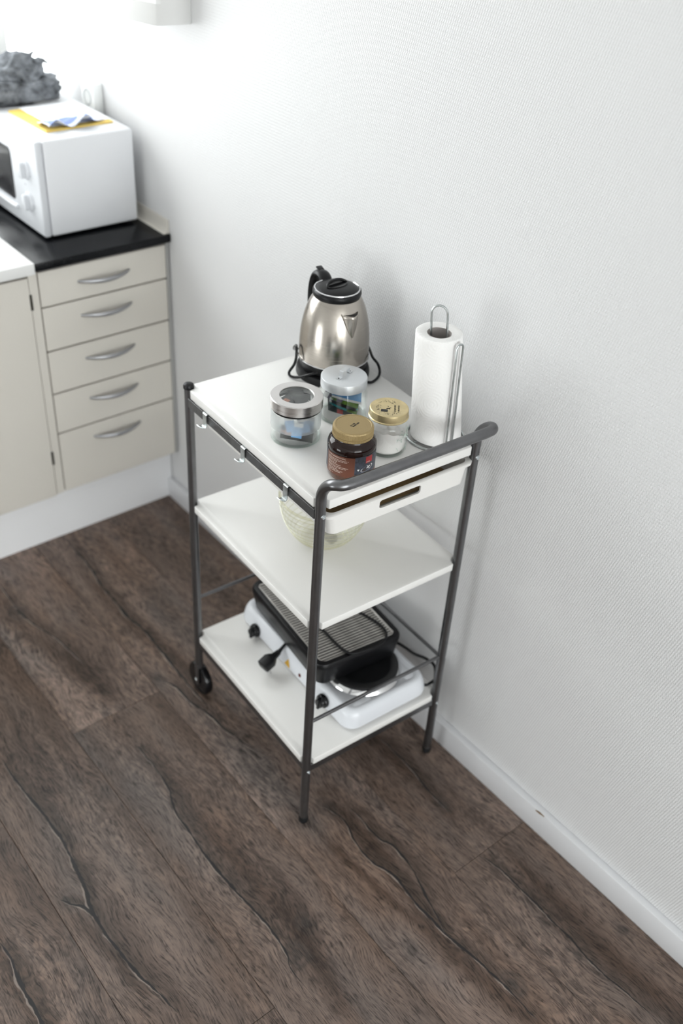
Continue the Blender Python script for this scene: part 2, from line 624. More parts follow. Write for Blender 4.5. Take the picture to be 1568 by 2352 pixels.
M_WHITEINK = mat('cream_print', (0.78, 0.66, 0.58), 0.5)
M_GLASS = thin_glass('clear_jar_glass', (0.985, 0.989, 0.988), 0.035, 0.75)
M_GLASSB = thin_glass('green_edge_glass', (0.90, 0.94, 0.92), 0.05, 0.6)
M_FROST = thin_glass('frosted_band_glass', (0.93, 0.95, 0.95), 0.02, 0.4, 0.25, haze=0.46, hazecol=(0.88, 0.885, 0.885))
M_BOWL = thin_glass('yellowish_ribbed_glass', (0.993, 0.992, 0.975), 0.025, 0.45, 0.02, power=3.8, haze=0.012, hazecol=(0.9, 0.89, 0.80))
M_BOWLRIB = thin_glass('thick_yellowish_glass', (0.965, 0.958, 0.89), 0.04, 0.5, 0.02, power=2.6, haze=0.06, hazecol=(0.95, 0.94, 0.84))
M_PANE = thin_glass('window_pane_glass', (0.97, 0.985, 0.98), 0.03, 0.5)
M_AMBER = mat('dark_amber_jar', (0.012, 0.004, 0.003), 0.06, spec=0.4, coat=0.0)
M_AMBERBASE = mat('amber_jar_foot', (0.085, 0.028, 0.010), 0.08, coat=0.6)
M_BROWN = mat('brown_paper_label', (0.130, 0.042, 0.022), 0.45, var=(50, 0.06))
M_NAVY = mat('dark_slate_label_print', (0.035, 0.042, 0.060), 0.4, var=(160, 0.7))
M_RED = mat('red_label_print', (0.42, 0.02, 0.02), 0.4)
M_SUGAR = mat('white_sugar', (0.90, 0.87, 0.84), 0.6, bump=(900, 0.8, 0.001))
M_PAPER = mat('white_tissue', (0.88, 0.87, 0.86), 0.9, spec=0.1)
M_CARD = mat('grey_cardboard_core', (0.42, 0.39, 0.37), 0.8, spec=0.1, var=(30, 0.06))


def towel_mat():
    mt, nt, N, L, P = nm('embossed_kitchen_paper')
    P.inputs['Base Color'].default_value = (0.90, 0.89, 0.875, 1)
    P.inputs['Roughness'].default_value = 0.9
    P.inputs['Specular IOR Level'].default_value = 0.1
    tc = N.new('ShaderNodeTexCoord')
    sep = N.new('ShaderNodeSeparateXYZ')
    L.new(tc.outputs['Object'], sep.inputs[0])
    M = lambda op, a, b=None, c=None: math_node(N, L, op, a, b, c)
    arc = M('MULTIPLY', M('ARCTAN2', sep.outputs[1], sep.outputs[0]), 0.046)
    # concentric leaf motifs on a grid, dotted
    fu = M('SUBTRACT', M('FRACT', M('DIVIDE', arc, 0.048)), 0.5)
    fv = M('SUBTRACT', M('FRACT', M('DIVIDE', sep.outputs[2], 0.062)), 0.5)
    rr = M('SQRT', M('ADD', M('POWER', fu, 2.0), M('POWER', fv, 2.0)))
    rings = M('SINE', M('MULTIPLY', rr, 62.0))
    dots = M('MULTIPLY', M('SINE', M('MULTIPLY', M('ADD', arc, sep.outputs[2]), 2200.0)), M('SINE', M('MULTIPLY', M('SUBTRACT', arc, sep.outputs[2]), 2200.0)))
    h = M('ADD', M('MULTIPLY', rings, 0.7), M('MULTIPLY', dots, 0.5))
    b = N.new('ShaderNodeBump')
    b.inputs['Strength'].default_value = 0.28
    b.inputs['Distance'].default_value = 0.0010
    L.new(h, b.inputs['Height'])
    L.new(b.outputs['Normal'], P.inputs['Normal'])
    return mt


M_TOWEL = towel_mat()

# ================================================================== the room
YC = 1.2182            # front plane of the kitchen units
YP = YC + 0.05         # plinth
floor = tag(MB().box(XL - 0.1, 0.1, YF - 0.1, YB + 0.1, -0.06, -0.008).build('floor', mat('floor_underlay', (0.03, 0.028, 0.026), 0.8, var=(6, 0.1))), kind='structure',
            label='dark brown-grey oak plank floor with black cracks')
ROWS = [0.0, -0.2425, -0.487, -0.7305, -0.972, -1.215, -1.4585, -1.702, -1.9455, -2.189, -2.4325, -2.676]
PL = 2.05
JOINT = [-0.308, -0.75, 0.535, -0.31, -0.72, 0.25, -0.5, 0.4, 0.0, -0.35, 0.6]
C1 = [(-0.3904, 1.2606), (-0.3969, 1.1921), (-0.3955, 1.1039), (-0.409, 0.9913), (-0.4103, 0.9089), (-0.4123, 0.8232), (-0.4038, 0.7565), (-0.406, 0.6805), (-0.4102, 0.5926), (-0.4136, 0.5135), (-0.415, 0.40)]
C1B = [(-0.4754, 0.5848), (-0.4454, 0.5238), (-0.4411, 0.4547), (-0.4276, 0.4032), (-0.4223, 0.3408), (-0.4108, 0.2788), (-0.3996, 0.2276)]
C2 = [(-0.624, 0.4259), (-0.6203, 0.3472), (-0.6259, 0.2629), (-0.6466, 0.193), (-0.6505, 0.129), (-0.6542, 0.0603), (-0.6532, -0.0092), (-0.6486, -0.0788), (-0.6426, -0.1593), (-0.6472, -0.2356), (-0.6593, -0.2667), (-0.6583, -0.3242)]
C2F = [(-0.6404, 1.1634), (-0.6456, 1.0638), (-0.6431, 0.9847), (-0.6094, 0.8547), (-0.6018, 0.7859), (-0.5968, 0.7265)]
C3 = [(-0.898, 0.5748), (-0.899, 0.5116), (-0.8914, 0.396), (-0.8857, 0.2963), (-0.8927, 0.2094), (-0.9007, 0.1419), (-0.9149, 0.0759), (-0.9137, -0.0159), (-0.9064, -0.092), (-0.8924, -0.1532), (-0.8849, -0.2068)]
C3B = [(-0.9551, 0.1446), (-0.943, 0.1255), (-0.9252, 0.1021), (-0.9182, 0.0698)]
C4 = [(-1.0924, 0.1305), (-1.0906, 0.0935), (-1.0956, 0.0402), (-1.096, -0.0094), (-1.0961, -0.0679), (-1.10, -0.2)]
C5 = [(-0.3732, 0.012), (-0.3523, -0.0557), (-0.3676, -0.1165), (-0.3705, -0.1716), (-0.3537, -0.2315), (-0.3595, -0.3031), (-0.3593, -0.365), (-0.3581, -0.3989), (-0.3473, -0.4714), (-0.3413, -0.5323), (-0.3401, -0.5767), (-0.3394, -0.6431)]
C5B = [(-0.3261, -0.0167), (-0.3167, -0.0613), (-0.3182, -0.1404), (-0.3055, -0.1782), (-0.3346, -0.3243), (-0.3581, -0.3989)]
C6A = [(-0.127, 0.0822), (-0.1253, -0.0138), (-0.1366, -0.1164), (-0.1378, -0.1921)]
C6B = [(-0.163, -0.3153), (-0.1528, -0.3869), (-0.1536, -0.447), (-0.1552, -0.5096), (-0.1553, -0.5747), (-0.1619, -0.6302), (-0.1556, -0.7045), (-0.1496, -0.7822)]
SPEC = {  # (row, index along y) : cracks, dark streaks, knots, tone
    (0, 1): dict(cracks=[(C6A, 0.0022)], dark=[([(-0.127, 0.3), (-0.14, -0.05), (-0.15, -0.25)], 0.03, 1.6)], knots=[(-0.137, -0.16, 0.022)], tone=1.14),
    (0, 0): dict(cracks=[(C6B, 0.0026)], dark=[([(-0.10, -0.32), (-0.12, -0.6), (-0.11, -0.9)], 0.035, 1.4)], knots=[(-0.052, -0.62, 0.02), (-0.172, -0.60, 0.014)], tone=1.06),
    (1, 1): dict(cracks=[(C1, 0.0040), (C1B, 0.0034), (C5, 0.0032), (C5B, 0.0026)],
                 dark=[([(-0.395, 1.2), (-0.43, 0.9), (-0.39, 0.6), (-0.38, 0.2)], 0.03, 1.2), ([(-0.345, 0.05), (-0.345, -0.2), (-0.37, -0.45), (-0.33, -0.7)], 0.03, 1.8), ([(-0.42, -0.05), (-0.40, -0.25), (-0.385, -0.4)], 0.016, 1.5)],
                 knots=[(-0.468, 0.575, 0.024), (-0.27, 1.16, 0.022), (-0.362, -0.005, 0.030), (-0.44, -0.385, 0.02), (-0.322, -0.56, 0.03)], tone=1.28),  # tone lightened to make up for weak light at its far end
    (2, 0): dict(cracks=[(C2, 0.0030)], dark=[([(-0.60, 0.40), (-0.615, 0.15), (-0.605, -0.1), (-0.60, -0.22), (-0.63, -0.4)], 0.035, 1.5)], knots=[(-0.632, -0.25, 0.032), (-0.575, -0.205, 0.024)], tone=1.02),
    (2, 1): dict(cracks=[(C2F, 0.0026)], dark=[([(-0.66, 1.2), (-0.665, 0.95), (-0.62, 0.75), (-0.60, 0.56)], 0.05, 1.7)], knots=[(-0.655, 1.02, 0.04)], tone=1.5),  # far plank toned lighter in place of missing light
    (3, 1): dict(cracks=[(C3, 0.0044), (C3B, 0.0036)], dark=[([(-0.94, 0.1), (-0.93, 0.0), (-0.91, -0.15)], 0.022, 1.5)], knots=[(-0.945, 0.135, 0.022)], tone=0.93),
    (4, 1): dict(cracks=[(C4, 0.0040)], dark=[([(-1.1, 0.2), (-1.1, 0.0), (-1.12, -0.3)], 0.05, 1.4)], tone=1.05),
}
for i in range(len(ROWS) - 1):
    x1, x0 = ROWS[i], ROWS[i + 1]
    x0 = max(x0, XL)
    if x1 <= x0:
        continue
    j = JOINT[i]
    ys = sorted({max(YF, min(YB, j + PL * k)) for k in range(-4, 5)})
    seq = 0
    for a, b in zip(ys[:-1], ys[1:]):
        if b - a < 0.02:
            continue
        near = round((a - j) / PL) if a > YF + 1e-6 else round((b - PL - j) / PL)
        sp = SPEC.get((i, near + 1), {})
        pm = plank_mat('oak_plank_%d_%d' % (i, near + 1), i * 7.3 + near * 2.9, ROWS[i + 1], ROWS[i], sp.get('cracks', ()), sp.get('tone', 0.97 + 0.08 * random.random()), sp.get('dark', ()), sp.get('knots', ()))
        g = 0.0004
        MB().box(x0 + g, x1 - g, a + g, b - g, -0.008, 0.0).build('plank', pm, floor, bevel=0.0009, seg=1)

tag(MB().box(0.0, 0.12, YF, YB + 0.12, 0.0, ZC).build('wall_right', M_WALL), kind='structure', label='white wall covered in diagonal woven texture')
wl = MB()
wl.box(XL - 0.12, XL, YF, FILL_WIN_L[0], 0, ZC).box(XL - 0.12, XL, FILL_WIN_L[1], YB + 0.12, 0, ZC).box(XL - 0.12, XL, FILL_WIN_L[0], FILL_WIN_L[1], 0, FILL_WIN_L[2]).box(XL - 0.12, XL, FILL_WIN_L[0], FILL_WIN_L[1], FILL_WIN_L[3], ZC)
tag(wl.build('wall_left', M_PAINT), kind='structure', label='white side wall with an added glazed opening')
wb = MB()
wb.box(XL, WIN_B[0], YB, YB + 0.12, 0, ZC).box(WIN_B[0], WIN_B[1], YB, YB + 0.12, 0, WIN_B[2]).box(WIN_B[0], WIN_B[1], YB, YB + 0.12, WIN_B[3], ZC)
tag(wb.build('wall_back', M_PAINT), kind='structure', label='white wall with the bright window behind the microwave')
wf = MB()
wf.box(XL - 0.12, FILL_WIN_F[0], YF - 0.12, YF, 0, ZC).box(FILL_WIN_F[1], 0.12, YF - 0.12, YF, 0, ZC).box(FILL_WIN_F[0], FILL_WIN_F[1], YF - 0.12, YF, 0, FILL_WIN_F[2]).box(FILL_WIN_F[0], FILL_WIN_F[1], YF - 0.12, YF, FILL_WIN_F[3], ZC)
tag(wf.build('wall_front', M_PAINT), kind='structure', label='white wall behind the viewer with an added window')
tag(MB().box(XL - 0.12, 0.12, YF - 0.12, YB + 0.12, ZC, ZC + 0.1).build('ceiling', M_CEIL), kind='structure', label='white ceiling')

M_WFRAME = mat('window_frame_white', (0.80, 0.80, 0.78), 0.35, var=(5, 0.01))
M_SEAL = mat('beige_window_seal', (0.55, 0.53, 0.47), 0.6, var=(9, 0.03))
w1 = tag(thing('window_1', 'bright window with a white frame beyond the microwave', None, (0, YB + 0.05, 0)), kind='structure')
x0, x1, z0, z1 = WIN_B
fr = MB()
fr.box(x0, x0 + 0.05, -0.03, 0.03, z0, z1).box(x0 + 0.05, x1, -0.03, 0.03, z0, z0 + 0.05).box(x0 + 0.05, x1, -0.03, 0.03, z1 - 0.05, z1)
fr.build('window_frame', M_WFRAME, w1, bevel=0.003, seg=1)
MB().box(-0.163, -0.128, -0.028, 0.028, z0 + 0.05, z1 - 0.05).build('mullion', M_WFRAME, w1, bevel=0.003, seg=1)
MB().box(-0.168, -0.163, -0.024, 0.024, z0 + 0.05, z1 - 0.05).build('seal', M_SEAL, w1)
MB().box(-0.128, x1, -0.003, 0.003, z0 + 0.05, z1 - 0.05).build('pane', M_PANE, w1)
MB().box(x0 + 0.05, -0.168, -0.003, 0.003, z0 + 0.05, z1 - 0.05).build('pane', M_PANE, w1)
MB().box(x0, x1, -0.16, -0.03, z0 - 0.025, z0).build('window_sill', M_WFRAME, w1, bevel=0.004)
w2 = tag(thing('fill_window_front', 'added fill-light window with a white frame in the wall behind the viewer', None, (0, YF - 0.05, 0)), kind='structure')
x0, x1, z0, z1 = FILL_WIN_F
fr = MB()
fr.box(x0, x0 + 0.05, -0.03, 0.03, z0, z1).box(x1 - 0.05, x1, -0.03, 0.03, z0, z1).box(x0 + 0.05, x1 - 0.05, -0.03, 0.03, z0, z0 + 0.05).box(x0 + 0.05, x1 - 0.05, -0.03, 0.03, z1 - 0.05, z1)
fr.build('window_frame', M_WFRAME, w2, bevel=0.003, seg=1)
MB().box(x0 + 0.05, x1 - 0.05, -0.003, 0.003, z0 + 0.05, z1 - 0.05).build('pane', M_PANE, w2)

w3 = tag(thing('fill_window_left', 'added fill-light window with a white frame in the side wall', None, (XL - 0.05, 0, 0)), kind='structure')
y0, y1, z0, z1 = FILL_WIN_L
fr = MB()
fr.box(-0.03, 0.03, y0, y0 + 0.05, z0, z1).box(-0.03, 0.03, y1 - 0.05, y1, z0, z1).box(-0.03, 0.03, y0 + 0.05, y1 - 0.05, z0, z0 + 0.05).box(-0.03, 0.03, y0 + 0.05, y1 - 0.05, z1 - 0.05, z1)
fr.build('window_frame', M_WFRAME, w3, bevel=0.003, seg=1)
MB().box(-0.003, 0.003, y0 + 0.05, y1 - 0.05, z0 + 0.05, z1 - 0.05).build('pane', M_PANE, w3)

TB, HB = 0.0184, 0.0699
bb = tag(MB().box(-TB, 0.0, YF, YP, 0.0, HB).build('baseboard_right', M_SKIRT, bevel=0.0025, seg=2), kind='structure', label='white skirting board along the textured wall')
MB().tube([(-TB - 0.0002, -0.330, 0.0668), (-TB - 0.0006, -0.340, 0.0690), (-TB - 0.0002, -0.3545, 0.0692)], [0.0012, 0.0022, 0.0009], 8).build('paint_chip', mat('bare_brown_wood', (0.20, 0.12, 0.06), 0.7, var=(200, 0.3)), bb)

# ================================================================== kitchen units
tag(MB().box(-1.62, -0.003, YP, YP + 0.018, 0.0, 0.190).build('plinth', M_PLINTH), 'white plinth board under the kitchen cabinets', 'plinth')
t = thing('drawer_cabinet', 'cream base cabinet with a stack of five drawers beside the wall', 'cabinet', (0, YC, 0))
MB().box(-0.3915, -0.004, 0.0185, 0.58, 0.1915, 0.8765).build('body', M_CREAM, t)
MB().box(-0.0125, -0.004, 0.001, 0.0185, 0.1915, 0.872).build('filler_strip', mat('filler_shade_grey', (0.40, 0.40, 0.39), 0.5), t)  # grey colour paints the shadow between drawers and wall
DZ = [(0.773, 0.8685, 0.8217), (0.6465, 0.7685, 0.7257), (0.517, 0.6415, 0.598), (0.3905, 0.512, 0.4717), (0.1915, 0.3855, 0.344)]
for a, b, hz in DZ:
    dr = MB().box(-0.385, -0.0140, 0.0, 0.0180, a, b).build('drawer', M_CREAM, t, bevel=0.0015, seg=1)
    n = 22
    pts, rr = [], []
    for i in range(n + 1):
        k = i / n
        e = math.sin(PI * k)
        pts.append((-0.279 + 0.152 * k, 0.001 - 0.026 * e ** 0.8, hz - 0.0015 * e))
        rr.append(0.0026 + 0.0023 * e)
    MB().tube(pts, rr, 10, flat=1.35, side=(0, 0, 1)).build('handle', M_HANDLE, dr)
t = thing('door_cabinet', 'cream base cabinet with a plain door at the left edge of the picture', 'cabinet', (0, YC, 0))
MB().box(-0.995, -0.3925, 0.0185, 0.58, 0.1915, 0.852).build('body', M_CREAM, t)
MB().box(-0.4118, -0.3890, 0.0, 0.0185, 0.1915, 0.8715).build('stile', M_CREAM, t)
MB().box(-0.990, -0.4130, -0.001, 0.0175, 0.1875, 0.8605).build('door', M_CREAM, t, bevel=0.0015, seg=1)
for z0 in (0.773, 0.2955):
    MB().box(-0.4150, -0.4085, -0.0030, 0.0005, z0, z0 + 0.043).build('hinge', mat('dark_hinge', (0.03, 0.027, 0.02), 0.4, 0.4), t, bevel=0.0008, seg=1)
t = thing('black_worktop', 'black laminate worktop under the microwave with a cream upstand on the wall', 'worktop', (0, YC, 0.8775))
MB().box(-0.3945, -0.002, -0.0120, 0.60, 0.0, 0.0213).build('slab', M_BLACKTOP, t, bevel=0.002)
pr = [(-0.0190, 0.0215), (-0.0120, 0.0240), (-0.0080, 0.0300), (-0.0062, 0.0380), (-0.0060, 0.0585), (-0.0010, 0.0585), (-0.0010, 0.0215)]
MB().loft([[(x, y, z) for x, z in pr] for y in (-0.003, 0.60)]).build('upstand', M_CREAM, t)
tag(MB().box(-1.62, -0.3962, YC - 0.0150, YC + 0.60, 0.8720, 0.9015).build('white_worktop', M_WHITETOP, bevel=0.002), 'white worktop left of the black one', 'worktop')

# ------------------------------------------------------------------ microwave
MX0, MX1, MY0, MY1, MZ0, MZ1 = -0.3056, -0.0317, 1.3271, 1.785, 0.9070, 1.1515
t = thing('microwave', 'white microwave oven standing on the black worktop', 'microwave', (0, 0, 0))
MB().box(MX0 + 0.021, MX1, MY0, MY1, MZ0, MZ1).build('body', M_MW, t, bevel=0.006, seg=3)
pan = MB().box(MX0, MX0 + 0.0195, MY0, MY1, MZ0, MZ1).build('front_panel', M_MW_DIMMED, t, bevel=0.005, seg=3)
MB().loft([[(MX0 + dx, y, z) for y, z in rrect(1.488 + g, 1.775 - g, 0.960 + g, 1.098 - g, 0.014)] for dx, g in ((0.002, 0.0), (-0.0012, 0.0), (-0.0018, 0.0015))]).build('window', M_DARKGLASS, t)
MB().tube([(MX0 - 0.002, 1.478, 0.9462), (MX0 - 0.004, 1.50, 0.9462), (MX0 - 0.004, 1.77, 0.9462)], 0.0055, 10).build('door_ledge', M_MW, t)
for z in (1.0672, 0.9839):
    k = MB()
    k.lathe([(0.0, 0.0), (0.0250, 0.0), (0.0250, 0.004), (0.0230, 0.007), (0.0, 0.007)], 28)
    k.loft([rr3 for rr3 in [[(x, y, zz) for x, y in rrect(-0.021 + e, 0.021 - e, -0.0095 + e, 0.0095 - e, 0.007)] for zz, e in ((0.006, 0), (0.019, 0.0005), (0.021, 0.003))]])
    k.build('knob', M_MW_DIMMED, t, loc=(MX0, 1.3965, z), rot=(R(90), 0, R(-90)) if False else (0, R(-90), 0))
    MB().lathe([(0.0, 0.0), (0.0026, 0.0), (0.0026, 0.0006), (0.0, 0.0006)], 12).build('dial_mark', mat('grey_print', (0.45, 0.46, 0.48), 0.5), t, loc=(MX0 - 0.0001, 1.4135, z + 0.041), rot=(0, R(-90), 0))
for x in (MX0 + 0.035, MX1 - 0.03):
    for y in (MY0 + 0.03, MY1 - 0.03):
        MB().lathe([(0.0, 0.8988), (0.010, 0.8988), (0.011, 0.908), (0.0, 0.908)], 14, (x, y)).build('foot', M_RUBBER, t)

# papers and cloths on the microwave
M_YELLOW = mat('yellow_folder_card', (0.80, 0.57, 0.13), 0.5, var=(8, 0.05))
y_ = MB().box(-0.096, 0.096, -0.108, 0.108, 0.0, 0.0045).build('folder', M_YELLOW, bevel=0.0008, seg=1, loc=(-0.1495, 1.500, MZ1), rot=(0, 0, R(1.5)))
tag(y_, 'yellow folder lying flat on top of the microwave', 'folder')
sh = MB()
nx, ny = 14, 16
vs = [(-0.083 + 0.166 * i / nx, -0.100 + 0.200 * j / ny, 0.0008 + 0.0016 * (noise.noise(Vector((i * 0.35, j * 0.3, 3))) + 0.6)) for j in range(ny + 1) for i in range(nx + 1)]
sh.add(vs + [(x, y, z - 0.0006) for x, y, z in vs], [(j * (nx + 1) + i, j * (nx + 1) + i + 1, (j + 1) * (nx + 1) + i + 1, (j + 1) * (nx + 1) + i) for j in range(ny) for i in range(nx)])
tag(sh.build('paper_sheet', mat('white_paper', (0.84, 0.85, 0.88), 0.7, var=(14, 0.03)), loc=(-0.133, 1.512, MZ1 + 0.0045), rot=(0, 0, R(0.5))), 'white paper sheets lying on the yellow folder', 'paper')


def cloth_strip(name, L_, W_, fn, material, nx=60, ny=24, th=0.0012, **kw):
    top = [fn(i / nx, j / ny) for j in range(ny + 1) for i in range(nx + 1)]
    b = MB()
    n = len(top)
    q = [(j * (nx + 1) + i, j * (nx + 1) + i + 1, (j + 1) * (nx + 1) + i + 1, (j + 1) * (nx + 1) + i) for j in range(ny) for i in range(nx)]
    b.add(top, q, 0)
    o = b.build(name, material, ang=180, **kw)
    md = o.modifiers.new('thickness', 'SOLIDIFY')
    md.thickness = th
    md.offset = 0
    if len(material) > 1 if isinstance(material, list) else False:
        md.material_offset = 1
        md.material_offset_rim = 1
    return o


def blue_cloth(u, v):
    x = -0.080 + 0.160 * u
    y = -0.034 + 0.068 * v + 0.008 * math.sin(u * 9)
    w = 0.5 + 0.5 * math.sin(u * 12.0 + 2.6 * v)
    z = 0.003 + 0.027 * w * (1 - 0.75 * v) * (0.55 + 0.45 * math.sin(PI * u)) + 0.003 * noise.noise(Vector((u * 6, v * 4, 1.0)))
    return (x, y - 0.008 * w, max(z, 0.0015))


M_CLOTHW = mat('pale_blue_white_cloth', (0.66, 0.70, 0.82), 0.85, spec=0.1, var=(22, 0.14), bump=(500, 0.4, 0.0006))
M_CLOTHB = mat('blue_cloth_stripe', (0.27, 0.34, 0.60), 0.85, spec=0.1, bump=(500, 0.4, 0.0006))
o = cloth_strip('dishcloth', 1, 1, blue_cloth, [M_CLOTHW, M_CLOTHB], loc=(-0.158, 1.424, MZ1 + 0.0052), rot=(0, 0, R(2)))
for p in o.data.polygons:                       # woven blue stripes across the cloth
    u = (p.index % 60) / 60
    v = (p.index // 60) / 24
    if 0.03 < u < 0.18 or (0.34 < u < 0.52 and v > 0.2) or 0.74 < u < 0.88 or (0.6 < u < 0.66 and v < 0.5):
        p.material_index = 1
o.modifiers['thickness'].material_offset = 0
o.modifiers['thickness'].material_offset_rim = 0
tag(o, 'crumpled blue and white dishcloth on the yellow folder', 'cloth')

M_GREY = mat('grey_terry_cloth', (0.175, 0.185, 0.200), 0.95, spec=0.05, var=(38, 0.7), bump=(240, 0.9, 0.003))


def lump(cx, cy_, cz, ax, ay, az, seed, amp=0.25, nu=56, nv=30, sq=0.5, pleat=0.0):
    """rounded box-like bundle with folds"""
    b = MB()
    rows = []
    for j in range(nv + 1):
        ph = -PI / 2 + PI * j / nv
        ring = []
        for i in range(nu):
            th = 2 * PI * i / nu
            f = lambda t: math.copysign(abs(t) ** sq, t)
            x, y, z = f(math.cos(ph)) * f(math.cos(th)), f(math.cos(ph)) * f(math.sin(th)), f(math.sin(ph))
            d = 1 + amp * noise.noise(Vector((x * 1.7 + seed, y * 1.7, z * 2.4))) + amp * 0.5 * noise.noise(Vector((x * 4 + seed, y * 4, z * 5)))
            d += pleat * math.sin(z * 9 + x * 2.0)
            ring.append((cx + ax * x * d, cy_ + ay * y * d, max(cz + az * z * (1 + (d - 1) * 1.3), 0.0)))
        rows.append(ring)
    b.loft(rows)
    return b


t = thing('kitchen_towels', 'crumpled pile of dark grey towels on the far end of the microwave', 'towels', (-0.178, 1.70, MZ1))
lump(-0.015, 0.0, 0.030, 0.128, 0.062, 0.031, 2.3, 0.16, sq=0.45, pleat=0.05).build('folded_towel', M_GREY, t, ang=180)


up = lump(0.010, -0.002, 0.076, 0.066, 0.050, 0.042, 5.1, 0.22, 72, 40, 0.9, 0.05)
up.build('crumpled_towel', M_GREY, t, ang=180)
MB().loft([[(x, y, z) for y, z in ((-0.016 * k, 0.0 + dz), (0.0, 0.010 * k + dz), (0.016 * k, 0.0 + dz), (0.0, -0.010 * k + dz))] for x, dz, k in ((0.050, 0.088, 1.0), (0.070, 0.098, 0.9), (0.088, 0.096, 0.6), (0.102, 0.086, 0.15))]).build('towel_corner', M_GREY, t, ang=180)
MB().loft([[(x, y, z) for y, z in ((-0.014 * k, 0.0 + dz), (0.0, 0.009 * k + dz), (0.014 * k, 0.0 + dz), (0.0, -0.009 * k + dz))] for x, dz, k in ((0.030, 0.098, 1.0), (0.050, 0.112, 0.9), (0.066, 0.124, 0.15))]).build('towel_corner', M_GREY, t, ang=180)

# ------------------------------------------------------------------ wall socket, wall cabinet
t = thing('wall_socket', 'white double power socket on the wall beyond the microwave', 'socket', (0, 1.575, 1.138))
MB().box(-0.030, 0.0, -0.036, 0.036, -0.075, 0.075).build('housing', mat('socket_white_plastic', (0.80, 0.81, 0.80), 0.35), t, bevel=0.004, seg=2)
for z in (-0.035, 0.035):
    so = MB().lathe([(0.021, 0.0), (0.021, 0.001), (0.019, 0.0015), (0.018, -0.006), (0.0, -0.006)], 24).build('outlet', mat('socket_recess_grey', (0.42, 0.44, 0.44), 0.5), t, loc=(-0.0302, 0, z), rot=(0, R(-90), 0))
    for y in (-0.0095, 0.0095):
        MB().lathe([(0.0, 0.0), (0.0026, 0.0), (0.0026, 0.0004), (0.0, 0.0004)], 10).build('pin_hole', M_INK, so, loc=(0, y, -0.0058))
t = thing('wall_cabinet', 'white curved-front box mounted high on the wall above the microwave', 'cabinet', (0, 0, 1.444))
poly = [(0, 1.0705), (-0.0846, 1.0830), (-0.1060, 1.160), (-0.1140, 1.210), (-0.1145, 1.255), (-0.1080, 1.297), (-0.090, 1.350), (-0.062, 1.404), (-0.03, 1.435), (0, 1.44)]
MB().prism(poly, 0.0, 0.62).build('body', mat('white_cabinet_enamel', (0.74, 0.74, 0.73), 0.3, var=(3, 0.01)), t, bevel=0.0015, seg=1, ang=50)
cov = [(-0.074, 1.0790), (-0.0862, 1.0805), (-0.1078, 1.159), (-0.1160, 1.209), (-0.1165, 1.256), (-0.1100, 1.299), (-0.0900, 1.355), (-0.088, 1.350), (-0.1080, 1.297), (-0.1145, 1.255), (-0.1140, 1.210), (-0.1060, 1.160), (-0.0846, 1.0830), (-0.074, 1.0814)]
MB().prism(cov, 0.046, 0.60).build('door', mat('white_cabinet_enamel', (0.74, 0.74, 0.73), 0.3), t, ang=50)

# ================================================================== the trolley
CR = R(-2.7864)
CO = Vector((-0.4262, 0.0, 0.0))
W, D = 0.3678, 0.4711
ZT, ZM, ZB = 0.900, 0.607, 0.208


def cw(x, y, z=0.0):
    return (CO.x + x * math.cos(CR) - y * math.sin(CR), CO.y + x * math.sin(CR) + y * math.cos(CR), z)


def on_cart(name, label, cat, x, y, z, group=None, rot=0.0):
    return thing(name, label, cat, cw(x, y, z), CR + rot, group)


cart = thing('kitchen_trolley', 'white three-shelf kitchen trolley with a grey steel tube frame against the wall', 'trolley', tuple(CO), CR)
TR = 0.0098
for x in (0.0, W):                                            # front legs run up into the handle
    lg = MB().tube([(x, 0, 0.012), (x, 0, 0.30), (x, 0, 0.60), (x, 0, 0.905)], TR, 18).build('leg', M_STEEL, cart)
    MB().lathe([(0.0, 0.0), (0.0098, 0.0), (0.0108, 0.003), (0.0108, 0.016), (0.0098, 0.018), (0.0, 0.018)], 18, (x, 0)).build('rubber_foot', M_RUBBER, lg)
for x in (0.0, W):                                            # rear legs carry the wheels
    lg = MB().tube([(x, D, 0.094), (x, D, 0.30), (x, D, 0.60), (x, D, 0.898)], TR, 18).build('leg', M_STEEL, cart)
    MB().lathe([(0.0, 0.9090), (0.006, 0.9085), (0.0100, 0.9065), (0.0116, 0.9025), (0.0114, 0.8975), (0.0, 0.8975)], 20, (x, D)).build('cap', M_BLACK, lg)
    s = 1 if x == 0 else -1
    wx = x + s * 0.010
    fk = MB()
    fk.loft([[(x + s * a, D + b, z) for a, b in ((-0.0090, -wd), (-0.0090, wd), (-0.0060, wd), (-0.0060, -wd))] for z, wd in ((0.034, 0.004), (0.040, 0.0075), (0.075, 0.0085), (0.105, 0.0095))])
    fk.build('fork', M_STEEL, lg, bevel=0.0006, seg=1)
    wh = MB().lathe([(0.012, -0.010), (0.034, -0.011), (0.0440, -0.0095), (0.0465, -0.005), (0.0465, 0.005), (0.0440, 0.0095), (0.034, 0.011), (0.012, 0.010), (0.0, 0.010)], 40).lathe([(0.0, -0.010), (0.012, -0.010)], 40)
    wo = wh.build('wheel', M_BLACKG, cart, loc=(x + s * 0.0062, D + 0.006, 0.0466), rot=(0, R(90), 0))
    MB().lathe([(0.0, -0.0165), (0.0042, -0.0165), (0.0050, -0.015), (0.0050, 0.012), (0.0, 0.012)], 14).build('axle', M_SCREW, wo, rot=(0, 0 if s > 0 else R(180), 0))
hp = [(0, 0, 0.895), (0, -0.001, 0.916), (0, -0.009, 0.934), (0, -0.022, 0.948), (0.0015, -0.035, 0.9555), (0.010, -0.0445, 0.9575), (0.026, -0.0475, 0.958), (0.06, -0.0478, 0.958)]
hp2 = [(W - x, y, z) for x, y, z in reversed(hp)]
MB().tube(smooth_path(hp + hp2, 5), TR + 0.0004, 18).build('handle', M_STEEL, cart)
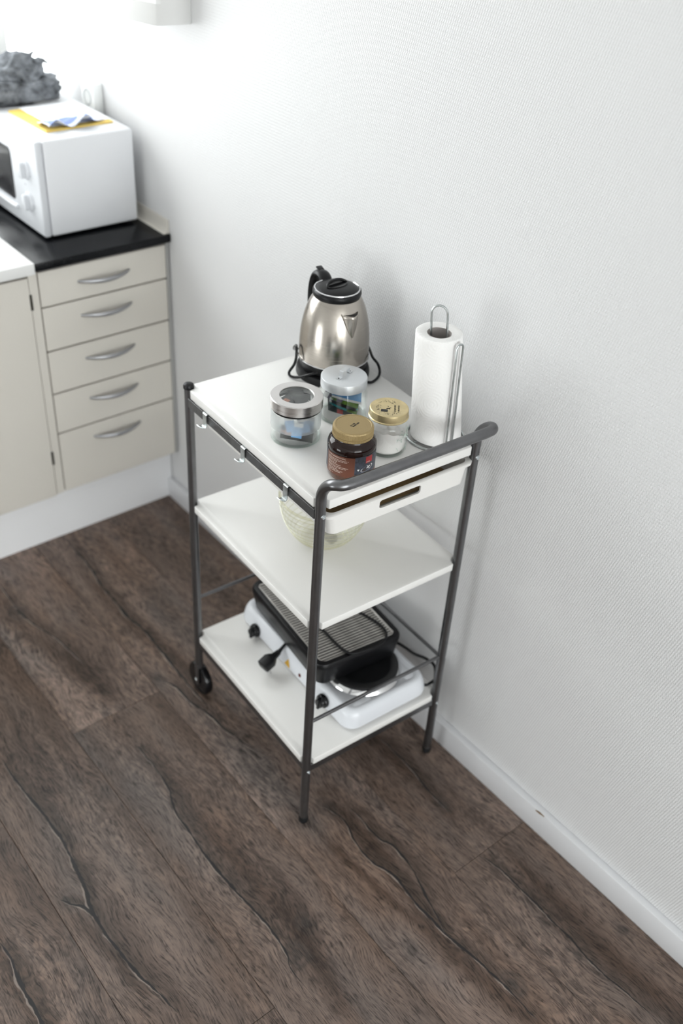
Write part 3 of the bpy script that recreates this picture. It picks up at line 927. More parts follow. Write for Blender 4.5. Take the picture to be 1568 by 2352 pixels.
nt_ = 0.0135


def shelf_poly(e=0.0056, n=6):
    """board outline with a round notch at each leg"""
    p = []
    for cx, cy_, a0 in ((0, 0, 90), (W, 0, 180), (W, D, 270), (0, D, 0)):
        # concave quarter: from one edge to the next going around the leg
        arc = [(cx + nt_ * math.cos(R(a0 - 90 * i / n)), cy_ + nt_ * math.sin(R(a0 - 90 * i / n))) for i in range(n + 1)]
        p.append((cx, cy_, arc))
    out = []
    (cx, cy_, a) = p[0]
    out += [(-e, nt_ + 0.002)] + a + [(nt_ + 0.002, -e)]
    (cx, cy_, a) = p[1]
    out += [(W - nt_ - 0.002, -e)] + a + [(W + e, nt_ + 0.002)]
    (cx, cy_, a) = p[2]
    out += [(W + e, D - nt_ - 0.002)] + a + [(W - nt_ - 0.002, D + e)]
    (cx, cy_, a) = p[3]
    out += [(nt_ + 0.002, D + e)] + a + [(-e, D - nt_ - 0.002)]
    return out


for z, th in ((ZT, 0.0195), (ZM, 0.0175), (ZB, 0.0175)):
    MB().prism(shelf_poly(), z - th, z).build('shelf', M_SHELF, cart, bevel=0.0014, seg=2, ang=50)
for x in (-0.0058, W + 0.0058):                               # flat hanging rail along each long side
    MB().box(x - 0.0016, x + 0.0016, 0.009, D - 0.008, 0.8585, 0.8786).build('side_rail', M_RAIL, cart, bevel=0.0005, seg=1)
MB().box(0.008, W - 0.008, D - 0.002, D + 0.002, 0.860, 0.8786).build('cross_bar', M_RAIL, cart)
fm = MB()                                                     # steel angle under the lowest shelf
for a in ((0.006, W - 0.006, -0.0035, 0.0005), (0.006, W - 0.006, D - 0.0005, D + 0.0035)):
    MB().box(*a, 0.1695, 0.1895).build('shelf_frame', M_STEEL, cart, bevel=0.0008, seg=1)
for a in ((-0.0035, 0.0005, 0.006, D - 0.006), (W - 0.0005, W + 0.0035, 0.006, D - 0.006)):
    MB().box(*a, 0.1695, 0.1895).build('shelf_frame', M_STEEL, cart, bevel=0.0008, seg=1)
for a, b in (((0.004, 0.001, 0.3262), (W - 0.004, 0.001, 0.3262)), ((0.004, D, 0.3237), (W - 0.004, D, 0.3237)), ((W, 0.004, 0.3205), (W, D - 0.004, 0.3205))):
    MB().tube([a, tuple((p + q) / 2 for p, q in zip(a, b)), b], 0.0043, 12).build('guard_rail', M_STEEL, cart)
for x in (0.0, W):
    for z, r in ((0.8717, 0.0052), (0.1778, 0.0040)):
        sw = MB().lathe([(0.0, 0.0020), (0.0016, 0.0020), (0.0022, 0.0032), (r * 0.75, 0.0030), (r, 0.0012), (r, -0.002), (0.0, -0.002)], 16)
        sw.build('screw', M_SCREW, cart, loc=(x, -TR + 0.0012, z), rot=(R(90), 0, 0))

# the plastic tray that slides under the top board
tr = MB()
zs = [(0.8150, 0.024, 0.0085), (0.8185, 0.0205, 0.0050), (0.8600, 0.0135, 0.0035), (0.8600, 0.0065, -0.0010), (0.8655, 0.0060, -0.0015), (0.8670, 0.0080, 0.0005), (0.8670, 0.0165, 0.0070), (0.8225, 0.0235, 0.0085), (0.8185, 0.027, 0.012)]
TY0, TY1 = -0.010, 0.447
rings = []
for z, gx, gy in zs:
    rr_ = 0.016
    rings.append([(x, y, z) for x, y in rrect(gx, W - gx, TY0 + gy, TY1 - gy, rr_, 6)])
tr.loft(rings)
tray = tr.build('drawer', M_PLASTIC, cart, ang=40)
cut(tray, MB().loft([[(x, y, z) for x, z in rrect(0.1313, 0.2302, 0.8370, 0.8555, 0.005, 4)] for y in (-0.05, 0.03)]))

MB().box(0.032, W - 0.032, 0.020, 0.425, 0.8202, 0.8235).build('added_tray_liner', mat('added_brown_sheet', (0.34, 0.23, 0.11), 0.6, var=(20, 0.1)), cart)  # added sheet giving the brown tone seen in the tray's shaded gap

# three hooks hung over the rail
HK = [(-0.0036, 0.872), (-0.0036, 0.8797), (-0.0052, 0.8806), (-0.0090, 0.8806), (-0.0103, 0.8797), (-0.0103, 0.8545), (-0.0114, 0.8520), (-0.0140, 0.8510), (-0.0200, 0.8532), (-0.0265, 0.8585), (-0.0285, 0.8610)]
HKW = [0.0070] * 7 + [0.0070, 0.0055, 0.0030, 0.0012]
for y, lab in ((0.389, 'small zinc hook on the trolley rail nearest the black-capped post'), (0.244, 'small zinc hook at the middle of the trolley rail'), (0.096, 'small zinc hook on the trolley rail nearest the handle')):
    h = MB()
    q = [Vector((a, 0, b)) for a, b in HK]
    ring = []
    for k in range(len(q)):
        a, b = q[max(k - 1, 0)], q[min(k + 1, len(q) - 1)]
        tn = (b - a).normalized()
        nn = Vector((-tn.z, 0, tn.x)) * 0.0007
        wd = HKW[k]
        ring.append([tuple(q[k] + nn + Vector((0, -wd, 0))), tuple(q[k] + nn + Vector((0, wd, 0))), tuple(q[k] - nn + Vector((0, wd, 0))), tuple(q[k] - nn + Vector((0, -wd, 0)))])
    h.loft(ring)
    o = h.build('hook', M_ZINC, loc=cw(0, y, 0), rot=(0, 0, CR))
    tag(o, lab, 'hook', 'hooks on the trolley rail')

# ================================================================== top board: kettle
KX, KY = 0.295, 0.376
SP = R(-99.7) - CR                     # spout direction in trolley axes
t = on_cart('kettle_stand', 'round black kettle power stand with its black cord wound around it', 'kettle stand', KX, KY, ZT)
MB().lathe([(0.0, 0.0), (0.0770, 0.0), (0.0785, 0.002), (0.0785, 0.010), (0.0765, 0.0165), (0.070, 0.019), (0.0, 0.019)], 56).build('plate', M_BLACK, t)
cord = [(0.02, 0.100, 0.004), (-0.045, 0.075, 0.03), (-0.0705, 0.034, 0.064), (-0.0785, 0.021, 0.050), (-0.0820, 0.022, 0.030), (-0.0905, 0.028, 0.010), (-0.0925, 0.018, 0.0050), (-0.084, -0.001, 0.010), (-0.062, -0.0275, 0.026), (-0.040, -0.052, 0.034), (0.0, -0.0725, 0.026), (0.030, -0.0845, 0.006), (0.055, -0.0795, 0.0045), (0.072, -0.068, 0.010), (0.0715, -0.060, 0.026), (0.064, -0.050, 0.040), (0.080, -0.01, 0.045), (0.085, 0.03, 0.03)]
cord = [(x * 1.02, y * 1.02, z) for x, y, z in cord]
MB().tube(smooth_path(cord, 6), 0.0030, 10).build('cord', M_BLACKG, t)
t = on_cart('kettle', 'brushed steel electric kettle with a black lid and handle', 'kettle', KX, KY, ZT + 0.0192)
k0 = 0.0218                              # bottom of the steel body above the thing's base
kb = [(0.0, 0.0), (0.0690, 0.0), (0.0705, 0.002), (0.0715, 0.018), (0.0722, k0)]
MB().lathe(kb + [(0.0, k0)], 64).build('heater_band', M_BLACK, t)
kp = [(0.0733, 0.0), (0.0738, 0.006), (0.0738, 0.020), (0.0733, 0.040), (0.0718, 0.058), (0.0693, 0.075), (0.0658, 0.092), (0.0612, 0.108), (0.0560, 0.121), (0.0505, 0.131), (0.0480, 0.1345)]
MB().lathe([(0.0, k0 - 0.0005)] + [(r, z + k0) for r, z in kp] + [(0.0, k0 + 0.1345)], 72).build('body', M_KETTLE, t)
MB().tube([(0.0742 * math.cos(a), 0.0742 * math.sin(a), k0 + 0.001) for a in [2 * PI * i / 64 for i in range(64)]], 0.0013, 8, closed=True).build('rim_ring', M_CHROME, t)
L0 = k0 + 0.1345
ld = MB().lathe([(0.0, L0), (0.0470, L0), (0.0490, L0 + 0.002), (0.0502, L0 + 0.007), (0.0496, L0 + 0.0125), (0.0475, L0 + 0.0150), (0.0, L0 + 0.0150)], 56).build('lid', M_BLACK, t)
MB().lathe([(0.0476, L0 + 0.0140), (0.0470, L0 + 0.0162), (0.0450, L0 + 0.0166), (0.0440, L0 + 0.0150)], 56).build('trim_ring', M_CHROME, ld)
MB().lathe([(0.0442, L0 + 0.0148), (0.0400, L0 + 0.0178), (0.0320, L0 + 0.0200), (0.0200, L0 + 0.0212), (0.0, L0 + 0.0215)], 48).build('lid_cap', M_BLACK, ld)
# finger recess in the lid: a dark oval with a bar arching over it
rc = MB().lathe([(0.0, L0 + 0.0200), (0.0255, L0 + 0.0214), (0.0262, L0 + 0.0224), (0.0248, L0 + 0.0226), (0.0225, L0 + 0.0219)], 40, sy=0.50)
rc.lathe([(0.0225, L0 + 0.0219), (0.0, L0 + 0.0216)], 40, sy=0.5)
rc.build('recess', M_BLACKG, ld, rot=(0, 0, R(5) - 0.0))
ar = [(0.0255 * math.cos(PI * i / 16), 0.012 * math.sin(PI * i / 16) * 0.9, L0 + 0.0215 + 0.0062 * math.sin(PI * i / 16)) for i in range(17)]
MB().tube(ar, [0.0016 + 0.0016 * math.sin(PI * i / 16) for i in range(17)], 10).build('lid_grip', M_BLACK, ld, rot=(0, 0, R(5)))
# spout: pressed-out beak
ca, sa = math.cos(SP), math.sin(SP)


def kpt(r, da, z):
    return (r * math.cos(SP + da), r * math.sin(SP + da), z)


def kr(z):
    z -= k0
    for (r0, z0), (r1, z1) in zip(kp[:-1], kp[1:]):
        if z0 <= z <= z1:
            return r0 + (r1 - r0) * (z - z0) / (z1 - z0)
    return kp[-1][0]


zt_, zb_ = k0 + 0.118, k0 + 0.066
spm = MB()
nr = 9
rows = []
for i in range(nr + 1):
    f = i / nr
    z = zb_ + (zt_ - zb_) * f
    half = 0.36 * f ** 0.9
    out_ = 0.0175 * f ** 1.25 + 0.0008
    row = []
    for q in range(9):
        s_ = q / 4 - 1
        bul = max(0.0, 1 - abs(s_) ** 1.25)
        row.append(kpt(kr(z) + out_ * bul - (0.0005 if abs(s_) == 1 else 0), half * s_, z))
    rows.append(row)
spm.add([p for row in rows for p in row], [(i * 9 + q, i * 9 + q + 1, (i + 1) * 9 + q + 1, (i + 1) * 9 + q) for i in range(nr) for q in range(8)])
bm_o = spm.build('spout', M_KETTLE, t, ang=60)
md = bm_o.modifiers.new('sheet', 'SOLIDIFY')
md.thickness = 0.0008
lipm = MB()
topr = rows[-1]
inn = [kpt(kr(zt_) - 0.0004, 0.36 * (q / 4 - 1) * 0.98, zt_ - 0.0022) for q in range(9)]
lipm.add([(x, y, z - 0.0022) for x, y, z in topr] + inn, [(i, i + 1, 10 + i, 9 + i) for i in range(8)])
lipm.build('spout_mouth', M_INK, t)  # black face painting the darkness inside the spout opening
# handle
hp3 = [(0.040, L0 + 0.008), (0.056, L0 + 0.0185), (0.071, L0 + 0.0190), (0.085, L0 + 0.0110), (0.0945, L0 - 0.008), (0.0985, L0 - 0.034), (0.0975, L0 - 0.060), (0.0930, L0 - 0.080), (0.084, L0 - 0.094), (0.0700, L0 - 0.0985)]
hpts = [(-r * ca, -r * sa, z) for r, z in hp3]
hq = smooth_path(hpts, 5)
MB().tube(hq, [0.0078] * len(hq), 14, flat=1.75, side=(-sa, ca, 0)).build('handle', M_BLACK, t)
MB().box(-0.008, 0.008, -0.007, 0.007, 0.0, 0.0035).build('switch', M_BLACKG, t, bevel=0.0015, loc=(-0.075 * ca, -0.075 * sa, L0 + 0.0255), rot=(0, R(14), SP))

# ================================================================== jars
def sachet(w, h, th, mats, crimp=True, bend=0.0, blob=None):
    """little filled packet standing in its own xy plane (x wide, y tall); mats[1] is the print"""
    b = MB()
    nx, ny = 8, 8
    for side in (1, -1):
        vs = []
        for j in range(ny + 1):
            for i in range(nx + 1):
                u, v = i / nx * 2 - 1, j / ny * 2 - 1
                zz = side * th / 2 * max(0.0, (1 - abs(u) ** 3)) * max(0.0, (1 - abs(v) ** 3)) + side * 0.0002 + bend * u * u
                vs.append((u * w / 2, v * h / 2, zz))
        fs, mi = [], []
        for j in range(ny):
            for i in range(nx):
                q = (j * (nx + 1) + i, j * (nx + 1) + i + 1, (j + 1) * (nx + 1) + i + 1, (j + 1) * (nx + 1) + i)
                fs.append(q if side > 0 else tuple(reversed(q)))
                mi.append(blob(i / (nx - 1), j / (ny - 1)) if blob else 0)
        base = len(b.v)
        b.v += vs
        b.f += [tuple(base + k for k in f) for f in fs]
        b.mi += mi
    return b


M_PBLACK = mat('black_foil_packet', (0.020, 0.020, 0.022), 0.33, var=(70, 0.4))
M_PDARK = mat('dark_grey_packet', (0.038, 0.038, 0.041), 0.4, var=(60, 0.3))
M_PCOPPER = mat('copper_print', (0.42, 0.17, 0.11), 0.4, 0.2, var=(300, 0.35))
M_PBLUE = mat('light_blue_packet', (0.16, 0.40, 0.72), 0.45, var=(40, 0.12))
M_PWHITE = mat('white_packet_end', (0.80, 0.80, 0.80), 0.45)
M_PTEAL = mat('teal_packet', (0.01, 0.26, 0.28), 0.3, var=(50, 0.5))
M_PGREEN = mat('green_packet', (0.11, 0.20, 0.03), 0.35, var=(60, 0.6))
M_PPURPLE = mat('purple_grey_packet', (0.10, 0.085, 0.13), 0.35, var=(60, 0.5))

# jar A: steel lid with a glass window, frosted band
AX, AY = 0.0834, 0.204
t = on_cart('coffee_jar', 'glass jar with a frosted band and a brushed steel lid with a round window', 'jar', AX, AY, ZT)
MB().lathe([(0.0, 0.0045), (0.0440, 0.0045), (0.0448, 0.0060), (0.0450, 0.068), (0.0475, 0.068), (0.0475, 0.062), (0.0476, 0.006), (0.0462, 0.0015), (0.043, 0.0), (0.0, 0.0)], 64).build('glass', M_GLASS, t)
MB().lathe([(0.0478, 0.0275), (0.0481, 0.0285), (0.0481, 0.0615), (0.0478, 0.0625)], 64).build('frosted_band', M_FROST, t)
MB().lathe([(0.0474, 0.0035), (0.0480, 0.0012), (0.0465, -0.0), (0.040, 0.0002), (0.0405, 0.0030), (0.0455, 0.0034)], 64).build('thick_foot', M_GLASSB, t)
ldA = MB().lathe([(0.0490, 0.0685), (0.0502, 0.0690), (0.0502, 0.0880), (0.0490, 0.0896), (0.0330, 0.0896), (0.0322, 0.0888), (0.0322, 0.0862), (0.0335, 0.0855), (0.0470, 0.0855), (0.0470, 0.0685), (0.0490, 0.0685)], 64).build('lid', M_LIDSTEEL, t)
MB().lathe([(0.0, 0.0875), (0.0325, 0.0875)], 48).build('lid_window', thin_glass('grey_lid_window', (0.86, 0.87, 0.86), 0.05, 0.5), ldA)
MB().lathe([(0.0478, 0.0640), (0.0484, 0.0655), (0.0484, 0.0690), (0.0465, 0.0690), (0.0465, 0.0640), (0.0478, 0.0640)], 64).build('gasket', M_BLACKG, ldA)


def put(b, name, mats, lab, cat, grp, x, y, z, rx, ry, rz):
    o = b.build(name, mats, ang=60)
    o.rotation_mode = 'XYZ'
    o.location = cw(x, y, z)
    o.rotation_euler = (R(rx), R(ry), R(rz) + CR)
    return tag(o, lab, cat, grp)


VIEW = 50.0                                   # bearing of the viewer side (degrees from trolley -y towards -x)
disc = lambda u, v: 1 if (u - 0.2) ** 2 + (v - 0.6) ** 2 < 0.05 else 0
wend = lambda u, v: 1 if v > 0.78 else 0
gA = 'packets in the frosted-band jar'
put(sachet(0.062, 0.026, 0.007, None, blob=disc), 'coffee_packet', [M_PBLACK, M_PCOPPER], 'black packet lying at the bottom of the frosted-band jar, copper disc at its left', 'packet', gA, AX - 0.012, AY - 0.022, ZT + 0.0185, 78, 4, -42)
for k, (dx, dy, z, rx, ry, rz, lab) in enumerate((
        (-0.018, -0.031, 0.033, 78, 4, -44, 'light blue packet with a white end at the front of the frosted-band jar'),
        (-0.003, -0.030, 0.039, 76, -14, -36, 'light blue packet tilted right behind the frosted band of the jar'),
        (0.012, -0.025, 0.034, 80, 10, -30, 'light blue packet rightmost behind the frosted band of the jar'),
        (-0.026, -0.018, 0.042, 80, -20, -56, 'light blue packet highest behind the frosted band of the jar'))):
    put(sachet(0.020, 0.030, 0.005, None, blob=wend), 'sugar_packet', [M_PBLUE, M_PWHITE], lab, 'packet', gA, AX + dx, AY + dy, ZT + z, rx, ry, rz)
for dx, dy, z, rx, ry, rz, ms, bl, lab in (
        (-0.012, 0.004, 0.0800, 8, 6, 25, [M_PDARK, M_PCOPPER], disc, 'dark packet with a copper disc under the window of the steel lid'),
        (0.016, -0.004, 0.0812, -6, 6, -35, [M_PDARK, M_PWHITE], lambda u, v: 1 if u > 0.8 else 0, 'dark packet with a pale edge at the right under the window of the steel lid'),
        (0.002, -0.016, 0.0830, 5, -5, 70, [M_PBLACK, M_PWHITE], lambda u, v: 1 if u + v < 0.5 else 0, 'black packet with a white corner topmost under the window of the steel lid'),
        (0.008, 0.014, 0.0805, -4, 6, 60, [M_PDARK, M_PDARK], None, 'plain dark packet farthest back under the window of the steel lid'),
        (0.002, 0.002, 0.0720, 5, 6, 100, [M_PBLACK, M_PDARK], None, 'plain black packet, uppermost of three stacked behind the frosted band of the jar'),
        (-0.006, 0.010, 0.0580, -6, 4, 15, [M_PBLACK, M_PDARK], None, 'plain black packet, middle one of three stacked behind the frosted band of the jar'),
        (0.008, 0.004, 0.0500, 5, -6, 60, [M_PBLACK, M_PDARK], None, 'plain black packet, lowest of three stacked behind the frosted band of the jar')):
    put(sachet(0.042, 0.030, 0.005, None, blob=bl), 'coffee_packet', ms, lab, 'packet', gA, AX + dx, AY + dy, ZT + z, rx, ry, rz)

# jar B: white aluminium lid with a strap handle
BX, BY = 0.2081, 0.2231
t = on_cart('tea_jar', 'glass jar of tea packets with a white aluminium strap-handled lid', 'jar', BX, BY, ZT)
MB().lathe([(0.0, 0.0045), (0.0430, 0.0045), (0.0455, 0.0075), (0.0462, 0.052), (0.0435, 0.061), (0.0425, 0.068), (0.0447, 0.068), (0.0452, 0.062), (0.0480, 0.054), (0.0484, 0.008), (0.0465, 0.0015), (0.043, 0.0), (0.0, 0.0)], 64).build('glass', M_GLASS, t)
MB().lathe([(0.0480, 0.0038), (0.0478, 0.0012), (0.0465, 0.0), (0.040, 0.0002), (0.0405, 0.0030), (0.0455, 0.0034)], 64).build('thick_foot', M_GLASSB, t)
ldB = MB().lathe([(0.0448, 0.0670), (0.0458, 0.0675), (0.0458, 0.0845), (0.0448, 0.0862), (0.0425, 0.0870), (0.0, 0.0870), (0.0, 0.0850), (0.0438, 0.0850), (0.0438, 0.0670), (0.0448, 0.0670)], 64).build('lid', M_ALU, t)
st = [(-0.0230, 0.0874), (-0.0140, 0.0874), (-0.0132, 0.0880), (-0.0115, 0.0990), (-0.0105, 0.1000), (0.0105, 0.1000), (0.0115, 0.0990), (0.0132, 0.0880), (0.0140, 0.0874), (0.0230, 0.0874)]
sm = MB()
sm.loft([[(x, -0.0042, z), (x, 0.0042, z), (x, 0.0042, z + 0.0008), (x, -0.0042, z + 0.0008)] for x, z in st])
so = sm.build('strap_handle', M_ALU, ldB, rot=(0, 0, R(19)))
for x in (-0.0195, 0.0195):
    MB().lathe([(0.0, 0.0890), (0.0012, 0.0889), (0.0016, 0.0882)], 10, (x, 0)).build('rivet', mat('dark_rivet', (0.05, 0.05, 0.05), 0.4, 0.6), so)
gB = 'packets in the strap-lidded jar'
for dx, dy, z, rx, ry, rz, w, h, ms, bl, lab in (
        (0.004, -0.006, 0.046, 14, 14, -35, 0.060, 0.038, [M_PBLUE, M_PWHITE], lambda u, v: 1 if v < 0.14 else 0, 'blue packet with a white edge on top in the strap-lidded jar'),
        (-0.002, -0.010, 0.040, 12, 18, -40, 0.056, 0.034, [M_PGREEN, M_PBLACK], lambda u, v: 1 if v > 0.4 else 0, 'green and black packet just below the blue one in the strap-lidded jar'),
        (-0.004, -0.008, 0.034, 12, 20, -38, 0.056, 0.036, [M_PBLACK, M_PWHITE], lambda u, v: 1 if 0.75 < u < 0.9 and 0.2 < v < 0.4 else 0, 'black packet with a white mark in the strap-lidded jar'),
        (-0.004, -0.010, 0.028, 10, 21, -40, 0.058, 0.034, [M_PTEAL, M_PGREEN], lambda u, v: 1 if u > 0.7 and v < 0.3 else 0, 'shiny teal packet in the strap-lidded jar'),
        (-0.010, -0.004, 0.020, 12, 16, -30, 0.050, 0.038, [M_PBLACK, M_RED], lambda u, v: 1 if 0.4 < u < 0.6 and v < 0.28 else 0, 'black packet with a red spot lowest in the strap-lidded jar'),
        (-0.016, 0.005, 0.046, 8, 10, -55, 0.040, 0.036, [M_PPURPLE, M_PWHITE], lambda u, v: 1 if u < 0.2 and v < 0.3 else 0, 'purple-grey packet at the upper left in the strap-lidded jar'),
        (0.006, 0.010, 0.050, -6, 8, 20, 0.050, 0.036, [M_PGREEN, M_PBLUE], lambda u, v: 1 if u < 0.3 else 0, 'green packet at the back of the strap-lidded jar')):
    put(sachet(w, h, 0.005, None, bend=0.002, blob=bl), 'tea_packet', ms, lab, 'packet', gB, BX + dx, BY + dy, ZT + z, rx, ry, rz)

# jar C: dark amber jar, gold plastic lid, brown label
CX, CY = 0.1000, 0.0495
t = on_cart('creamer_jar', 'dark amber jar with a brown label and a plain gold plastic lid', 'jar', CX, CY, ZT)
t.scale = (1.0, 1.0, 1.07)
cp_ = [(0.0395, 0.0045), (0.0420, 0.0080), (0.0432, 0.014), (0.0436, 0.030), (0.0438, 0.050), (0.0440, 0.0560), (0.0446, 0.0580), (0.0444, 0.0635), (0.0425, 0.0685), (0.0385, 0.0720), (0.0365, 0.0740), (0.0360, 0.0765), (0.0, 0.0765)]
MB().lathe([(0.0, 0.0016), (0.030, 0.0010)] + cp_, 72).build('glass', M_AMBER, t)
MB().lathe([(0.0, 0.0), (0.037, 0.0), (0.0402, 0.0018), (0.0428, 0.0082), (0.0436, 0.0142), (0.0433, 0.0145), (0.039, 0.0045), (0.0, 0.0020)], 72).build('clear_foot', M_AMBERBASE, t)
lidp = MB()
nrib = 90
prof = [(0.0356, 0.0765), (0.0368, 0.0770), (0.0368, 0.0812), (0.0359, 0.0816), (0.0359, 0.0828), (0.0368, 0.0832), (0.0368, 0.0915), (0.0358, 0.0938), (0.0340, 0.0946), (0.0322, 0.0946), (0.0316, 0.0940), (0.0, 0.0941)]
rows = []
for r, z in prof:
    if r < 1e-6:
        continue
    rib = 0.00035 if r > 0.0365 else 0.0
    rows.append([((r + (rib if i % 2 else -rib)) * math.cos(PI * i / nrib), (r + (rib if i % 2 else -rib)) * math.sin(PI * i / nrib), z) for i in range(2 * nrib)])
lidp.loft(rows)
ldC = lidp.build('lid', M_GOLD, t, ang=25)
stp = MB()                                 # ink-jet date stamp: two short rows of dots
for row, y in ((0, 0.0022), (1, -0.0022)):
    x = -0.0095
    while x < (0.0095 if row else 0.003):
        hgt_ = random.choice((0.0012, 0.0017, 0.0017))
        stp.add([(x, y - hgt_, 0.0), (x + 0.0011, y - hgt_, 0.0), (x + 0.0011, y + hgt_, 0.0), (x, y + hgt_, 0.0)], [(0, 1, 2, 3)])
        x += random.choice((0.0017, 0.0017, 0.0030))
stp.build('date_stamp', M_INK, ldC, loc=(0.002, -0.001, 0.09425), rot=(0, 0, R(18)))
LA = R(-128)                               # label centre bearing, towards the viewer
LR = 0.0443


def wrap(vs, ang0, z0, r):
    return [(r * math.cos(ang0 + x / r), r * math.sin(ang0 + x / r), z0 + y) for x, y, *_ in vs]


def label_patch(a0, a1, z0, z1, r, n=24):
    p = MB()
    vs = []
    for i in range(n + 1):
        a = a0 + (a1 - a0) * i / n
        vs += [(r * math.cos(a), r * math.sin(a), z0), (r * math.cos(a), r * math.sin(a), z1)]
    p.add(vs, [(2 * i, 2 * i + 2, 2 * i + 3, 2 * i + 1) for i in range(n)])
    return p


ed = 0.16                                  # bearing where the brown text panel ends
label_patch(LA - 1.22, LA + ed, 0.0140, 0.0535, LR).build('label', M_BROWN, t, ang=80)
label_patch(LA + ed, LA + 1.9, 0.0200, 0.0550, LR, 24).build('picture_label', M_NAVY, t, ang=80)
label_patch(LA + ed, LA + 1.9, 0.0140, 0.0200, LR, 24).build('label_strip', M_BROWN, t, ang=80)
label_patch(LA - 1.9, LA - 1.22, 0.0170, 0.0550, LR, 16).build('picture_label', M_NAVY, t, ang=80)
pr_ = MB()
x_left = -1.10 * LR
for txt, size, z, x0, bold in (('KAFFEFL\u00d8DEERSTATNING', 0.0035, 0.0485, x_left, 1), ('250 g', 0.0044, 0.0162, x_left, 0), ('e', 0.0032, 0.0162, x_left + 0.0125, 0)):
    vs, fs = text_verts(txt, size)
    pr_.add(wrap([(x0 + v[0] * 0.95, v[1]) for v in vs], LA, z, LR + 0.00012), fs)
rnd = random.Random(3)
z = 0.0455
for k, wd in enumerate((0.044, 0.042, 0.022, 0.020, 0.030, 0.044, 0.040, 0.024, 0.034, 0.030)):
    x = x_left
    first = k in (0, 3, 4, 5, 7)
    while x < x_left + wd:                 # small print: rows of tiny words
        l_ = rnd.uniform(0.0025, 0.0065) * (1.3 if first else 1.0)
        hgt_ = 0.00062 if first else 0.00046
        xx = x
        while xx < min(x + l_, x_left + wd):
            a = 0.0006
            pr_.add(wrap([(xx, -hgt_), (xx + a, -hgt_), (xx + a, hgt_), (xx, hgt_)], LA, z, LR + 0.00012), [(0, 1, 2, 3)])
            xx += 0.00085
        x += l_ + 0.0011
        first = False
    z -= 0.00245 if k not in (2, 4, 6) else 0.0032
pr_.build('label_print', M_WHITEINK, t)
label_patch(LA + 0.63, LA + 0.98, 0.0405, 0.0530, LR + 0.00012, 8).build('logo', M_RED, t)
lg_ = MB()
vs, fs = text_verts('KRONE', 0.0030)
lg_.add(wrap([(v[0] * 0.85, v[1]) for v in vs], LA + 0.66, 0.0415, LR + 0.0002), fs)
lg_.build('logo_print', mat('white_print', (0.8, 0.78, 0.76), 0.5), t)
lg_ = MB()
vs, fs = text_verts('M\u00c6LK', 0.0036)
lg_.add(wrap([(v[0], v[1]) for v in vs], LA + 0.22, 0.0157, LR + 0.00012), fs)
lg_.build('title_print', mat('white_print', (0.8, 0.78, 0.76), 0.5), t)
cup = MB()
for r0, mi in ((0.0100, 0),):
    cup.add(wrap([(1.35 * r0 * math.cos(q), 0.5 * r0 * math.sin(q) + 0.30 * r0 * math.cos(q)) for q in [2 * PI * i / 28 for i in range(28)]], LA + 0.72, 0.0303, LR + 0.00012), [tuple(range(28))], 0)
cup.add(wrap([(0.0095 * math.cos(q), 0.0026 * math.sin(q) + 0.0026 * math.cos(q)) for q in [2 * PI * i / 24 for i in range(24)]], LA + 0.72, 0.0297, LR + 0.0002), [tuple(range(24))], 1)
cup.add(wrap([(0.0045 * math.cos(q) + 0.002, 0.0018 * math.sin(q) + 0.0016 * math.cos(q)) for q in [2 * PI * i / 20 for i in range(20)]], LA + 0.74, 0.0320, LR + 0.00028), [tuple(range(20))], 0)
cup.add(wrap([(-0.0022, 0.0014), (0.0022, 0.0014), (0.0014, -0.0012), (0, -0.0022), (-0.0014, -0.0012)], LA + 0.32, 0.0297, LR + 0.00012), [(0, 4, 3, 2, 1)], 0)
cup.build('cup_print', [mat('pale_print', (0.62, 0.62, 0.62), 0.5), mat('coffee_print', (0.05, 0.03, 0.02), 0.5)], t)

# jar D: sugar jar with a printed gold tin lid
DX, DY = 0.2052, 0.0783
t = on_cart('sugar_jar', 'clear glass jar of white sugar with a printed gold tin lid', 'jar', DX, DY, ZT)
MB().lathe([(0.0, 0.0050), (0.0330, 0.0055), (0.0362, 0.0100), (0.0372, 0.030), (0.0372, 0.050), (0.0360, 0.0600), (0.0345, 0.0655), (0.0345, 0.0720), (0.0358, 0.0720), (0.0368, 0.0690), (0.0362, 0.0665), (0.0378, 0.0610), (0.0392, 0.050), (0.0393, 0.030), (0.0388, 0.012), (0.0365, 0.004), (0.0340, 0.0), (0.0, 0.0)], 64).build('glass', M_GLASS, t)
MB().lathe([(0.0366, 0.0042), (0.0352, 0.0012), (0.0338, 0.0), (0.029, 0.0002), (0.0295, 0.0030), (0.0335, 0.0034)], 64).build('thick_foot', M_GLASSB, t)
em = MB()                                   # raised moulding on the right side of the glass
rnd = random.Random(5)
for k in range(26):
    a = R(-75) + rnd.uniform(-0.42, 0.42)
    zz = rnd.uniform(0.010, 0.056)
    q = [(0.0393 + 0.0004, a + rnd.uniform(-0.09, 0.09), zz + rnd.uniform(-0.004, 0.004)) for _ in range(3)]
    em.tube(smooth_path([(r * math.cos(b), r * math.sin(b), z) for r, b, z in q], 4), 0.0007, 6)
em.build('moulded_pattern', M_GLASSB, t)
ldD = MB()
nrib = 70
prof = [(0.0372, 0.0722), (0.0380, 0.0730), (0.0380, 0.0740), (0.0364, 0.0756), (0.0364, 0.0760), (0.0366, 0.0775), (0.0366, 0.0865), (0.0362, 0.0890), (0.0350, 0.0899), (0.0335, 0.0899), (0.0315, 0.0893), (0.0300, 0.0889)]
rows = []
for r, z in prof:
    rib = 0.00028 if 0.077 < z < 0.087 else 0.0
    rows.append([((r + (rib if i % 2 else -rib)) * math.cos(PI * i / nrib), (r + (rib if i % 2 else -rib)) * math.sin(PI * i / nrib), z) for i in range(2 * nrib)])
ldD.loft(rows)
ldo = ldD.build('lid', M_BRASS, t, ang=28)
